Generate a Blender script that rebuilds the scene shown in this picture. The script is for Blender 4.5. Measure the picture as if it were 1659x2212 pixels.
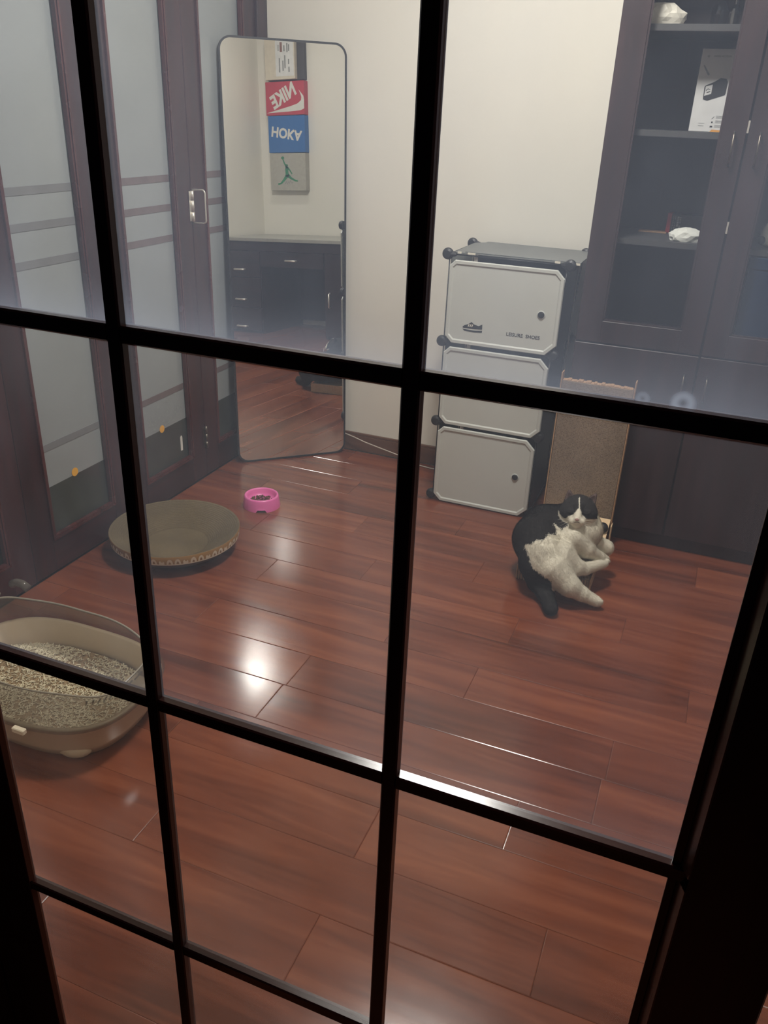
import bpy, bmesh, math, random
import numpy as np
from mathutils import Vector, Matrix

for o in list(bpy.data.objects):
    bpy.data.objects.remove(o, do_unlink=True)
SC = bpy.context.scene
COL = SC.collection
random.seed(7)
RNG = np.random.default_rng(7)
PI = math.pi

# ------------------------------------------------------------------ camera
CAM_R = (Vector((0.926, 0.375, 0.039)), Vector((0.197, -0.393, -0.898)), Vector((-0.321, 0.840, -0.438)))
cd = bpy.data.cameras.new('camera')
cam = bpy.data.objects.new('camera', cd)
COL.objects.link(cam)
fw = CAM_R[2].normalized()
rt = (CAM_R[0] - fw * CAM_R[0].dot(fw)).normalized()
up = rt.cross(fw)
cam.matrix_world = Matrix(((rt.x, up.x, -fw.x, 0.0), (rt.y, up.y, -fw.y, 0.0), (rt.z, up.z, -fw.z, 1.5), (0, 0, 0, 1)))
cd.sensor_fit = 'HORIZONTAL'
cd.sensor_width = 36.0
cd.lens = 36.0 * 1776.84 / 1659.0
cd.clip_start = 0.02
SC.camera = cam

# ------------------------------------------------------------------ world and view
w = bpy.data.worlds.new('world')
SC.world = w
w.use_nodes = True
bg = w.node_tree.nodes['Background']
bg.inputs[0].default_value = (0.55, 0.65, 1.0, 1)
bg.inputs[1].default_value = 0.006
SC.view_settings.view_transform = 'Standard'
SC.view_settings.look = 'None'
SC.view_settings.gamma = 1.0
SC.view_settings.use_curve_mapping = False
SC.view_settings.exposure = 0.0
LAMP_POS = (-0.60, 2.15, 2.62)
LAMP_STRENGTH = 140.0
LAMP_COLOR = (1.0, 0.97, 0.915)

# ------------------------------------------------------------------ materials
def srgb(r, g, b):
    f = lambda c: (c / 12.92 if c <= 0.04045 else ((c + 0.055) / 1.055) ** 2.4)
    return (f(r / 255.0), f(g / 255.0), f(b / 255.0), 1.0)

class NT:
    def __init__(s, name):
        s.m = bpy.data.materials.new(name)
        s.m.use_nodes = True
        s.t = s.m.node_tree
        s.t.nodes.clear()
        s.out = s.n('ShaderNodeOutputMaterial')
    def n(s, typ, **kw):
        nd = s.t.nodes.new(typ)
        for k, v in kw.items():
            if k.startswith('i_'):
                key = k[2:].replace('_', ' ')
                nd.inputs[key].default_value = v
            else:
                setattr(nd, k, v)
        return nd
    def l(s, a, b):
        s.t.links.new(a, b)
    def surf(s, sock):
        s.l(sock, s.out.inputs['Surface'])

def ramp(nt, fac, stops):
    r = nt.n('ShaderNodeValToRGB')
    els = r.color_ramp.elements
    while len(els) > 1:
        els.remove(els[-1])
    els[0].position, els[0].color = stops[0]
    for p, c in stops[1:]:
        e = els.new(p)
        e.color = c
    nt.l(fac, r.inputs[0])
    return r

def plain(name, col, rough=0.5, metal=0.0, spec=0.5, var=0.06, scale=25.0, bump=0.0, coat=0.0, bscale=None, emit=None):
    nt = NT(name)
    p = nt.n('ShaderNodeBsdfPrincipled')
    tc = nt.n('ShaderNodeTexCoord')
    nz = nt.n('ShaderNodeTexNoise')
    nz.inputs['Scale'].default_value = scale
    nz.inputs['Detail'].default_value = 4
    nt.l(tc.outputs['Object'], nz.inputs['Vector'])
    c = Vector(col[:3])
    r = ramp(nt, nz.outputs['Fac'], [(0.3, (*(c * (1 - var)), 1)), (0.7, (*(c * (1 + var)), 1))])
    nt.l(r.outputs[0], p.inputs['Base Color'])
    p.inputs['Roughness'].default_value = rough
    p.inputs['Metallic'].default_value = metal
    p.inputs['Specular IOR Level'].default_value = spec
    p.inputs['Coat Weight'].default_value = coat
    if bump:
        n2 = nt.n('ShaderNodeTexNoise')
        n2.inputs['Scale'].default_value = bscale or scale * 3
        n2.inputs['Detail'].default_value = 3
        nt.l(tc.outputs['Object'], n2.inputs['Vector'])
        b = nt.n('ShaderNodeBump')
        b.inputs['Strength'].default_value = bump
        b.inputs['Distance'].default_value = 0.004
        nt.l(n2.outputs['Fac'], b.inputs['Height'])
        nt.l(b.outputs[0], p.inputs['Normal'])
    if emit:
        p.inputs['Emission Color'].default_value = (*emit[0], 1)
        p.inputs['Emission Strength'].default_value = emit[1]
    nt.surf(p.outputs[0])
    return nt.m

def wood(name, dark, mid, light, axis='X', rough=0.3, coat=0.0, per_obj=True, stretch=14.0, scale=1.6):
    nt = NT(name)
    p = nt.n('ShaderNodeBsdfPrincipled')
    tc = nt.n('ShaderNodeTexCoord')
    oi = nt.n('ShaderNodeObjectInfo')
    mp = nt.n('ShaderNodeMapping')
    sc = {'X': (scale, scale * stretch, scale * stretch), 'Y': (scale * stretch, scale, scale * stretch), 'Z': (scale * stretch, scale * stretch, scale)}[axis]
    mp.inputs['Scale'].default_value = sc
    nt.l(tc.outputs['Object'], mp.inputs['Vector'])
    if per_obj:
        mul = nt.n('ShaderNodeVectorMath', operation='SCALE')
        cmb = nt.n('ShaderNodeCombineXYZ')
        for k in range(3):
            nt.l(oi.outputs['Random'], cmb.inputs[k])
        nt.l(cmb.outputs[0], mul.inputs[0])
        mul.inputs['Scale'].default_value = 90.0
        nt.l(mul.outputs[0], mp.inputs['Location'])
    nz = nt.n('ShaderNodeTexNoise')
    nz.inputs['Scale'].default_value = 1.0
    nz.inputs['Detail'].default_value = 7
    nz.inputs['Roughness'].default_value = 0.62
    nz.inputs['Distortion'].default_value = 0.6
    nt.l(mp.outputs[0], nz.inputs['Vector'])
    fac = nz.outputs['Fac']
    if per_obj:
        ma = nt.n('ShaderNodeMath', operation='MULTIPLY_ADD')
        nt.l(oi.outputs['Random'], ma.inputs[0])
        ma.inputs[1].default_value = 0.16
        ma.inputs[2].default_value = -0.08
        ad = nt.n('ShaderNodeMath', operation='ADD')
        nt.l(fac, ad.inputs[0])
        nt.l(ma.outputs[0], ad.inputs[1])
        fac = ad.outputs[0]
    r = ramp(nt, fac, [(0.27, dark), (0.5, mid), (0.74, light)])
    nt.l(r.outputs[0], p.inputs['Base Color'])
    n3 = nt.n('ShaderNodeTexNoise')
    n3.inputs['Scale'].default_value = 9.0
    n3.inputs['Detail'].default_value = 3
    nt.l(tc.outputs['Object'], n3.inputs['Vector'])
    mr = nt.n('ShaderNodeMapRange')
    mr.inputs['To Min'].default_value = rough * 0.85
    mr.inputs['To Max'].default_value = rough * 1.25
    nt.l(n3.outputs['Fac'], mr.inputs['Value'])
    nt.l(mr.outputs[0], p.inputs['Roughness'])
    b = nt.n('ShaderNodeBump')
    b.inputs['Strength'].default_value = 0.06
    b.inputs['Distance'].default_value = 0.002
    nt.l(nz.outputs['Fac'], b.inputs['Height'])
    nt.l(b.outputs[0], p.inputs['Normal'])
    p.inputs['Coat Weight'].default_value = coat
    p.inputs['Coat Roughness'].default_value = 0.12
    nt.surf(p.outputs[0])
    return nt.m

def glass(name, tint=(1, 1, 1), dust_haze_col=(0.78, 0.86, 1.0), dust=0.0, dust_var=0.0, edge_dust=0.0, pane_h=0.33, spots=(), ior=1.45, stain=0.0):
    """clear pane: transparent + fresnel reflection, with a film of dust, partly painted-in haze, that scatters the light falling on it"""
    nt = NT(name)
    tr = nt.n('ShaderNodeBsdfTransparent')
    tr.inputs[0].default_value = (*tint, 1)
    gl = nt.n('ShaderNodeBsdfGlossy')
    gl.inputs['Roughness'].default_value = 0.0
    lw_ = nt.n('ShaderNodeLayerWeight')
    lw_.inputs[0].default_value = 0.5
    pw5 = nt.n('ShaderNodeMath', operation='POWER')
    nt.l(lw_.outputs['Facing'], pw5.inputs[0])
    pw5.inputs[1].default_value = 5.0
    f0 = ((ior - 1) / (ior + 1)) ** 2
    fr = nt.n('ShaderNodeMath', operation='MULTIPLY_ADD')
    nt.l(pw5.outputs[0], fr.inputs[0])
    fr.inputs[1].default_value = 1.0 - 2 * f0
    fr.inputs[2].default_value = 2 * f0
    mx = nt.n('ShaderNodeMixShader')
    nt.l(fr.outputs[0], mx.inputs[0])
    nt.l(tr.outputs[0], mx.inputs[1])
    nt.l(gl.outputs[0], mx.inputs[2])
    last = mx.outputs[0]
    if dust > 0:
        tc = nt.n('ShaderNodeTexCoord')
        oi = nt.n('ShaderNodeObjectInfo')
        cmb = nt.n('ShaderNodeVectorMath', operation='SCALE')
        nt.l(oi.outputs['Location'], cmb.inputs[0])
        cmb.inputs['Scale'].default_value = 1.0
        ad = nt.n('ShaderNodeVectorMath', operation='ADD')
        nt.l(tc.outputs['Object'], ad.inputs[0])
        nt.l(cmb.outputs[0], ad.inputs[1])
        mp = nt.n('ShaderNodeMapping')
        mp.inputs['Scale'].default_value = (11, 11, 5)
        mp.inputs['Rotation'].default_value = (0, 0.25, 0)
        nt.l(ad.outputs[0], mp.inputs['Vector'])
        nz = nt.n('ShaderNodeTexNoise')
        nz.inputs['Scale'].default_value = 1.0
        nz.inputs['Detail'].default_value = 3.5
        nz.inputs['Roughness'].default_value = 0.5
        nt.l(mp.outputs[0], nz.inputs['Vector'])
        mr = nt.n('ShaderNodeMapRange')
        mr.inputs['From Min'].default_value = 0.3
        mr.inputs['From Max'].default_value = 0.72
        mr.inputs['To Min'].default_value = max(0.0, dust - dust_var)
        mr.inputs['To Max'].default_value = dust + dust_var
        nt.l(nz.outputs['Fac'], mr.inputs['Value'])
        fac = mr.outputs[0]
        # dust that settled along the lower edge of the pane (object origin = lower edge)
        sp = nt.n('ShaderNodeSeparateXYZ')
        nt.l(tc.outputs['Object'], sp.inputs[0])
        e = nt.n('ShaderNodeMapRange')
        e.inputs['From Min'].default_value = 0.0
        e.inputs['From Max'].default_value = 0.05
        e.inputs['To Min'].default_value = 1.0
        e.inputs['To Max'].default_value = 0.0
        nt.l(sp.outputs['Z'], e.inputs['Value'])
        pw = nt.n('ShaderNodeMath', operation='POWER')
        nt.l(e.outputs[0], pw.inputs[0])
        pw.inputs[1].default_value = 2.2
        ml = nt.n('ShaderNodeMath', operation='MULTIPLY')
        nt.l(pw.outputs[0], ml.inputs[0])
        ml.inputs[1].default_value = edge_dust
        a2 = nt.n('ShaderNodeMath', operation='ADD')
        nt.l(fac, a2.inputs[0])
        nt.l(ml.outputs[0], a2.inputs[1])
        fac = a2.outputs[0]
        for (sx, sz, rad, wd, amt) in spots:   # dried water rings
            d = nt.n('ShaderNodeVectorMath', operation='DISTANCE')
            nt.l(tc.outputs['Object'], d.inputs[0])
            d.inputs[1].default_value = (sx, 0.0, sz)
            s1 = nt.n('ShaderNodeMath', operation='SUBTRACT')
            nt.l(d.outputs['Value'], s1.inputs[0])
            s1.inputs[1].default_value = rad
            s2 = nt.n('ShaderNodeMath', operation='ABSOLUTE')
            nt.l(s1.outputs[0], s2.inputs[0])
            m3 = nt.n('ShaderNodeMapRange', interpolation_type='SMOOTHSTEP')
            m3.inputs['From Min'].default_value = 0.0
            m3.inputs['From Max'].default_value = wd
            m3.inputs['To Min'].default_value = amt
            m3.inputs['To Max'].default_value = 0.0
            nt.l(s2.outputs[0], m3.inputs['Value'])
            a3 = nt.n('ShaderNodeMath', operation='ADD')
            nt.l(fac, a3.inputs[0])
            nt.l(m3.outputs[0], a3.inputs[1])
            fac = a3.outputs[0]
        tl = nt.n('ShaderNodeBsdfTranslucent')
        tl.inputs[0].default_value = (*dust_haze_col, 1)
        mx2 = nt.n('ShaderNodeMixShader')
        nt.l(fac, mx2.inputs[0])
        nt.l(last, mx2.inputs[1])
        nt.l(tl.outputs[0], mx2.inputs[2])
        last = mx2.outputs[0]
    nt.surf(last)
    return nt.m

def sheer(name, col, alpha, rough=0.2):
    """tinted see-through plastic"""
    nt = NT(name)
    p = nt.n('ShaderNodeBsdfPrincipled')
    p.inputs['Base Color'].default_value = col
    p.inputs['Roughness'].default_value = rough
    tr = nt.n('ShaderNodeBsdfTransparent')
    tr.inputs[0].default_value = (0.9, 0.88, 0.84, 1)
    mx = nt.n('ShaderNodeMixShader')
    mx.inputs[0].default_value = alpha
    nt.l(tr.outputs[0], mx.inputs[1])
    nt.l(p.outputs[0], mx.inputs[2])
    nt.surf(mx.outputs[0])
    return nt.m

def vcol_mat(name, attr='Col', rough=0.8, bump=0.0):
    nt = NT(name)
    p = nt.n('ShaderNodeBsdfPrincipled')
    a = nt.n('ShaderNodeAttribute')
    a.attribute_name = attr
    nt.l(a.outputs['Color'], p.inputs['Base Color'])
    p.inputs['Roughness'].default_value = rough
    p.inputs['Specular IOR Level'].default_value = 0.2
    if bump:
        tc = nt.n('ShaderNodeTexCoord')
        nz = nt.n('ShaderNodeTexNoise')
        nz.inputs['Scale'].default_value = 160
        nt.l(tc.outputs['Object'], nz.inputs['Vector'])
        b = nt.n('ShaderNodeBump')
        b.inputs['Strength'].default_value = bump
        b.inputs['Distance'].default_value = 0.003
        nt.l(nz.outputs['Fac'], b.inputs['Height'])
        nt.l(b.outputs[0], p.inputs['Normal'])
    nt.surf(p.outputs[0])
    return nt.m

def corrugated(name, dark, light, scale):
    """cut corrugated board: rows of small cells with worn patches"""
    nt = NT(name)
    p = nt.n('ShaderNodeBsdfPrincipled')
    tc = nt.n('ShaderNodeTexCoord')
    mp = nt.n('ShaderNodeMapping')
    mp.inputs['Scale'].default_value = scale
    nt.l(tc.outputs['Object'], mp.inputs['Vector'])
    vo = nt.n('ShaderNodeTexVoronoi')
    vo.inputs['Scale'].default_value = 1.0
    vo.inputs['Randomness'].default_value = 0.35
    nt.l(mp.outputs[0], vo.inputs['Vector'])
    nz = nt.n('ShaderNodeTexNoise')
    nz.inputs['Scale'].default_value = 6.0
    nz.inputs['Detail'].default_value = 5
    nt.l(tc.outputs['Object'], nz.inputs['Vector'])
    r = ramp(nt, vo.outputs['Distance'], [(0.15, dark), (0.6, light)])
    r2 = ramp(nt, nz.outputs['Fac'], [(0.35, (0.8, 0.8, 0.8, 1)), (0.7, (1.12, 1.1, 1.06, 1))])
    mx = nt.n('ShaderNodeMix', data_type='RGBA', blend_type='MULTIPLY')
    mx.inputs['Factor'].default_value = 1.0
    nt.l(r.outputs[0], mx.inputs['A'])
    nt.l(r2.outputs[0], mx.inputs['B'])
    nt.l(mx.outputs['Result'], p.inputs['Base Color'])
    p.inputs['Roughness'].default_value = 0.9
    p.inputs['Specular IOR Level'].default_value = 0.15
    b = nt.n('ShaderNodeBump')
    b.inputs['Strength'].default_value = 0.6
    b.inputs['Distance'].default_value = 0.003
    nt.l(vo.outputs['Distance'], b.inputs['Height'])
    nt.l(b.outputs[0], p.inputs['Normal'])
    nt.surf(p.outputs[0])
    return nt.m

M = {}
M['plank'] = wood('plank_wood', srgb(84, 42, 29), srgb(116, 62, 42), srgb(140, 80, 54), 'X', rough=0.165, coat=0.05, stretch=11.0, scale=1.3)
M['subfloor'] = plain('subfloor', srgb(40, 20, 15), 0.7)
M['wall'] = plain('cream_wall', srgb(234, 230, 218), 0.75, var=0.015, scale=3, bump=0.05, bscale=120)
M['ceil'] = plain('white_ceiling', srgb(235, 232, 224), 0.8, var=0.01)
M['hall_wall'] = plain('hall_wall', srgb(120, 118, 116), 0.8)
M['door_wood'] = wood('door_wood_dark', srgb(34, 14, 12), srgb(52, 22, 18), srgb(70, 30, 25), 'Z', rough=0.3, per_obj=False)
M['lit_bead_wood'] = wood('lit_bead_wood', srgb(80, 50, 42), srgb(104, 66, 56), srgb(124, 82, 70), 'Z', rough=0.18, per_obj=False)  # door wood made lighter; room light on the beads painted into the colour
M['door_wood_h'] = wood('door_wood_dark_horizontal', srgb(34, 14, 12), srgb(52, 22, 18), srgb(70, 30, 25), 'X', rough=0.18, per_obj=False)
M['mahog'] = wood('mahogany_vertical', srgb(32, 13, 15), srgb(48, 20, 22), srgb(68, 31, 31), 'Z', rough=0.34)
M['mahog_mold_lit'] = wood('mahogany_molding_lit', srgb(58, 27, 27), srgb(78, 39, 38), srgb(96, 50, 48), 'Z', rough=0.25)  # brighter copy of the mahogany, with the molding's highlight painted in
M['mahog_h'] = wood('mahogany_horizontal', srgb(32, 13, 15), srgb(46, 20, 22), srgb(66, 30, 30), 'Y', rough=0.34)
M['case'] = wood('bookcase_veneer', srgb(32, 21, 23), srgb(46, 31, 33), srgb(58, 40, 42), 'Z', rough=0.4)
M['case_in'] = plain('bookcase_inside', srgb(40, 32, 33), 0.6)
M['shelf'] = plain('bookcase_shelf', srgb(70, 70, 71), 0.5)
M['base_wood'] = wood('baseboard_wood', srgb(82, 54, 40), srgb(104, 72, 54), srgb(122, 88, 68), 'X', rough=0.4, per_obj=False)
M['frost'] = plain('frosted_glass', srgb(148, 154, 155), 0.28, spec=0.6, var=0.05, scale=3.5)
M['frost_low'] = plain('dark_lower_glass', srgb(62, 66, 62), 0.22, spec=0.6, var=0.2, scale=9)
M['frost_bar'] = plain('glazing_bar_behind_glass', srgb(112, 100, 100), 0.4, var=0.12, scale=30)
M['frost_bar2'] = plain('faint_bar_behind_glass', srgb(122, 124, 126), 0.4, var=0.08, scale=12)
M['metal'] = plain('brushed_metal', srgb(226, 222, 212), 0.42, metal=0.75)
M['metal_dull'] = plain('worn_metal', srgb(120, 112, 102), 0.4, metal=1.0)
M['mirror'] = plain('mirror_silver', (0.95, 0.965, 0.95), 0.0, metal=1.0, var=0.0)
M['black'] = plain('black_plastic', srgb(30, 31, 34), 0.45)
M['black_sheet'] = plain('black_sheet_plastic', srgb(38, 42, 45), 0.5, var=0.12, scale=8)
M['grey_sheet'] = plain('grey_sheet_plastic', srgb(106, 109, 107), 0.42, var=0.1, scale=9, bump=0.1, bscale=14)
M['white_sheet'] = plain('white_sheet_plastic', srgb(200, 202, 195), 0.42, var=0.02, scale=6, bump=0.12, bscale=9)
M['white_edge'] = plain('white_edge_plastic', srgb(226, 220, 203), 0.4)
M['print_black'] = plain('black_print', srgb(34, 34, 36), 0.6)
M['card'] = corrugated('corrugated_board', srgb(66, 56, 48), srgb(142, 124, 106), (230, 230, 170))
M['card_top'] = corrugated('corrugated_board_cut', srgb(92, 76, 60), srgb(158, 136, 110), (200, 90, 200))
M['card_side'] = plain('cardboard_strip', srgb(176, 140, 104), 0.85, var=0.12, scale=60)
M['pale_wood'] = plain('pale_wood_plate', srgb(226, 196, 156), 0.6, var=0.06)
M['dish'] = corrugated('dish_corrugated', srgb(80, 70, 54), srgb(114, 101, 78), (260, 260, 260))
M['dish_band'] = plain('dish_band', srgb(150, 112, 60), 0.7, var=0.1)
M['dish_under'] = plain('dish_underside', srgb(84, 74, 62), 0.85)
M['print_pale'] = plain('pale_print', srgb(226, 212, 186), 0.7)
M['pink'] = plain('pink_plastic', srgb(240, 116, 182), 0.32, var=0.03)
M['kibble'] = plain('kibble_brown', srgb(92, 58, 34), 0.8, var=0.3, scale=120)
M['litter_base'] = plain('cream_plastic', srgb(206, 186, 156), 0.35, var=0.02)
M['litter_collar'] = sheer('smoky_clear_plastic', srgb(112, 106, 96), 0.55, 0.16)
M['collar_edge'] = plain('collar_edge_plastic', srgb(150, 142, 126), 0.2)
M['litter'] = plain('litter_pellets', srgb(224, 214, 186), 0.9, var=0.25, scale=200)
M['litter_dirt'] = plain('litter_bed', srgb(150, 128, 98), 0.95, var=0.3, scale=90, bump=0.5)
M['white_paper'] = plain('white_paper', srgb(224, 222, 214), 0.75, var=0.03)
M['tissue'] = plain('crumpled_tissue', srgb(226, 228, 220), 0.8, var=0.03)
M['bag'] = plain('white_plastic_bag', srgb(226, 222, 208), 0.5, var=0.05)
M['red'] = plain('red_card', srgb(196, 52, 62), 0.55)
M['nike_red'] = plain('shoebox_red', srgb(190, 48, 66), 0.55, var=0.03)
M['hoka_blue'] = plain('shoebox_blue', srgb(34, 104, 172), 0.55, var=0.03)
M['jordan_grey'] = plain('shoebox_grey', srgb(176, 172, 158), 0.7, var=0.06, scale=40)
M['box_white'] = plain('shoebox_cream', srgb(216, 206, 186), 0.6)
M['label_white'] = plain('label_white', srgb(222, 222, 220), 0.6)
M['green'] = plain('green_print', srgb(30, 128, 76), 0.6)
M['ink'] = plain('grey_ink', srgb(134, 136, 134), 0.7)
M['ink_brown'] = plain('brown_ink', srgb(140, 100, 88), 0.7)
M['dark_card'] = plain('dark_card', srgb(44, 44, 46), 0.5)
M['dark_box'] = plain('dark_shoebox', srgb(70, 66, 66), 0.6)
M['blue_box'] = plain('navy_blue_box', srgb(14, 40, 70), 0.45, var=0.1)
M['orange'] = plain('orange_print', srgb(226, 160, 66), 0.6)
M['yellow'] = plain('yellow_sticker', srgb(236, 176, 70), 0.5, var=0.08, scale=90)
M['cable'] = plain('white_cable', srgb(196, 186, 172), 0.5)
M['desk_top'] = plain('pale_desk_top', srgb(160, 158, 148), 0.35, var=0.05)
M['desk'] = wood('desk_veneer', srgb(30, 20, 22), srgb(44, 30, 32), srgb(56, 38, 40), 'Y', rough=0.4)
M['case_glass'] = glass('bookcase_glass')
M['crystal'] = glass('ornament_glass', tint=(0.8, 0.84, 0.88), ior=1.9)
DUST_HAZE_COL = (0.64, 0.76, 1.0)  # blue pane haze: real dust plus hall reflection painted into its colour
M['pane'] = glass('dusty_hazy_pane', dust=0.070, dust_var=0.03, edge_dust=0.06, dust_haze_col=(0.66, 0.74, 0.9))
M['pane_up'] = glass('dusty_hazy_upper_pane', dust=0.125, dust_var=0.045, edge_dust=0.20, dust_haze_col=DUST_HAZE_COL)
M['pane_up_r'] = glass('dusty_hazy_upper_pane_with_rings', dust=0.145, dust_var=0.045, edge_dust=0.18, dust_haze_col=DUST_HAZE_COL, spots=((0.1715, 0.0095, 0.0045, 0.0045, 0.22), (0.148, 0.0088, 0.0025, 0.003, 0.12)))
M['pane_mid'] = glass('dusty_middle_pane', dust=0.038, dust_var=0.02, edge_dust=0.04, dust_haze_col=(0.8, 0.78, 0.8))
M['pane_low'] = glass('dusty_lower_pane', dust=0.024, dust_var=0.014, edge_dust=0.03, dust_haze_col=(0.8, 0.78, 0.8))
M['lamp'] = plain('lamp_diffuser', (0.9, 0.9, 0.88), 0.5, var=0.0, emit=(LAMP_COLOR, LAMP_STRENGTH))
M['fur'] = vcol_mat('cat_fur', rough=0.85, bump=0.3)
M['whisker'] = plain('whisker_white', srgb(214, 206, 192), 0.5)

# ------------------------------------------------------------------ helpers
def link_mesh(name, me, mat, parent=None, loc=(0, 0, 0), rot=None, smooth=False):
    o = bpy.data.objects.new(name, me)
    COL.objects.link(o)
    if mat is not None and len(me.materials) == 0:
        me.materials.append(M[mat] if isinstance(mat, str) else mat)
    o.location = loc
    if rot is not None:
        o.rotation_euler = rot
    if parent is not None:
        o.parent = parent
    if smooth:
        me.polygons.foreach_set('use_smooth', [True] * len(me.polygons))
    return o

def fin(bm, name, mat, parent=None, loc=(0, 0, 0), rot=None, smooth=False):
    bmesh.ops.recalc_face_normals(bm, faces=bm.faces[:])
    me = bpy.data.meshes.new(name)
    bm.to_mesh(me)
    bm.free()
    return link_mesh(name, me, mat, parent, loc, rot, smooth)

def abox(bm, x0, x1, y0, y1, z0, z1, bev=0.0, seg=1):
    r = bmesh.ops.create_cube(bm, size=1.0)
    vs = r['verts']
    for v in vs:
        v.co.x = x0 + (v.co.x + 0.5) * (x1 - x0)
        v.co.y = y0 + (v.co.y + 0.5) * (y1 - y0)
        v.co.z = z0 + (v.co.z + 0.5) * (z1 - z0)
    if bev:
        es = list({e for v in vs for e in v.link_edges})
        bmesh.ops.bevel(bm, geom=es, offset=bev, segments=seg, affect='EDGES', profile=0.5)

def box(name, mat, x0, x1, y0, y1, z0, z1, parent=None, bev=0.0, seg=1, loc=(0, 0, 0), rot=None):
    bm = bmesh.new()
    abox(bm, x0, x1, y0, y1, z0, z1, bev, seg)
    return fin(bm, name, mat, parent, loc, rot)

def empty(name, loc=(0, 0, 0), rot=None):
    o = bpy.data.objects.new(name, None)
    COL.objects.link(o)
    o.location = loc
    o.empty_display_size = 0.05
    if rot is not None:
        o.rotation_euler = rot
    return o

def tag(o, label=None, cat=None, group=None, kind=None):
    if label: o['label'] = label
    if cat: o['category'] = cat
    if group: o['group'] = group
    if kind: o['kind'] = kind
    return o

def struct(o, label=None):
    o['kind'] = 'structure'
    if label: o['label'] = label
    return o

def atube(bm, pts, rad, seg=8, cap=True):
    pts = [Vector(p) for p in pts]
    n = len(pts)
    rads = rad if isinstance(rad, (list, tuple)) else [rad] * n
    rings = []
    ref = None
    for i, p in enumerate(pts):
        d = (pts[min(i + 1, n - 1)] - pts[max(i - 1, 0)]).normalized()
        if ref is None:
            ref = d.orthogonal().normalized()
        ref = (ref - d * ref.dot(d)).normalized()
        b = d.cross(ref)
        rings.append([bm.verts.new(p + (ref * math.cos(2 * PI * k / seg) + b * math.sin(2 * PI * k / seg)) * rads[i]) for k in range(seg)])
    for a, b in zip(rings, rings[1:]):
        for k in range(seg):
            bm.faces.new((a[k], a[(k + 1) % seg], b[(k + 1) % seg], b[k]))
    if cap:
        bm.faces.new(rings[0][::-1])
        bm.faces.new(rings[-1])

def tube(name, mat, pts, rad, parent=None, seg=8, loc=(0, 0, 0)):
    bm = bmesh.new()
    atube(bm, pts, rad, seg)
    return fin(bm, name, mat, parent, loc, smooth=True)

def lathe(bm, prof, seg=48, sx=1.0, sy=1.0, close=False):
    rings = [[bm.verts.new((r * sx * math.cos(2 * PI * k / seg), r * sy * math.sin(2 * PI * k / seg), z)) for k in range(seg)] for r, z in prof]
    for a, b in zip(rings, rings[1:]):
        for k in range(seg):
            bm.faces.new((a[k], a[(k + 1) % seg], b[(k + 1) % seg], b[k]))
    if close:
        bm.faces.new(rings[0][::-1])
        bm.faces.new(rings[-1])
    return rings

def prism(bm, poly, thick, frame=None):
    """extrude a 2-D outline by thick along local z"""
    f = frame or Matrix.Identity(4)
    lo = [bm.verts.new(f @ Vector((x, y, 0))) for x, y in poly]
    hi = [bm.verts.new(f @ Vector((x, y, thick))) for x, y in poly]
    n = len(poly)
    bm.faces.new(lo[::-1])
    bm.faces.new(hi)
    for k in range(n):
        bm.faces.new((lo[k], lo[(k + 1) % n], hi[(k + 1) % n], hi[k]))

FRONT = lambda x, y, z: Matrix(((1, 0, 0, x), (0, 0, -1, y), (0, 1, 0, z), (0, 0, 0, 1)))       # faces -Y
WEST = lambda x, y, z: Matrix(((0, 0, -1, x), (-1, 0, 0, y), (0, 1, 0, z), (0, 0, 0, 1)))        # faces -X

def text(name, s, size, mat, parent, frame, sx=1.0, ang=0.0, shear=0.0, align='CENTER', ext=0.0004, offset=0.0):
    cu = bpy.data.curves.new(name, 'FONT')
    cu.body = s
    cu.size = size
    cu.align_x = align
    cu.align_y = 'CENTER'
    cu.shear = shear
    cu.extrude = ext
    cu.offset = offset
    cu.resolution_u = 3
    t = bpy.data.objects.new(name + '_tmp', cu)
    COL.objects.link(t)
    dg = bpy.context.evaluated_depsgraph_get()
    me = bpy.data.meshes.new_from_object(t.evaluated_get(dg))
    bpy.data.objects.remove(t, do_unlink=True)
    bpy.data.curves.remove(cu)
    me.name = name
    me.transform(frame @ Matrix.Rotation(ang, 4, 'Z') @ Matrix.Diagonal((sx, 1, 1, 1)))
    me.materials.clear()
    return link_mesh(name, me, mat, parent)

def copy_tree(o, parent=None):
    c = o.copy()
    COL.objects.link(c)
    c.parent = parent
    for ch in list(o.children):
        copy_tree(ch, c)
    return c

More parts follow.
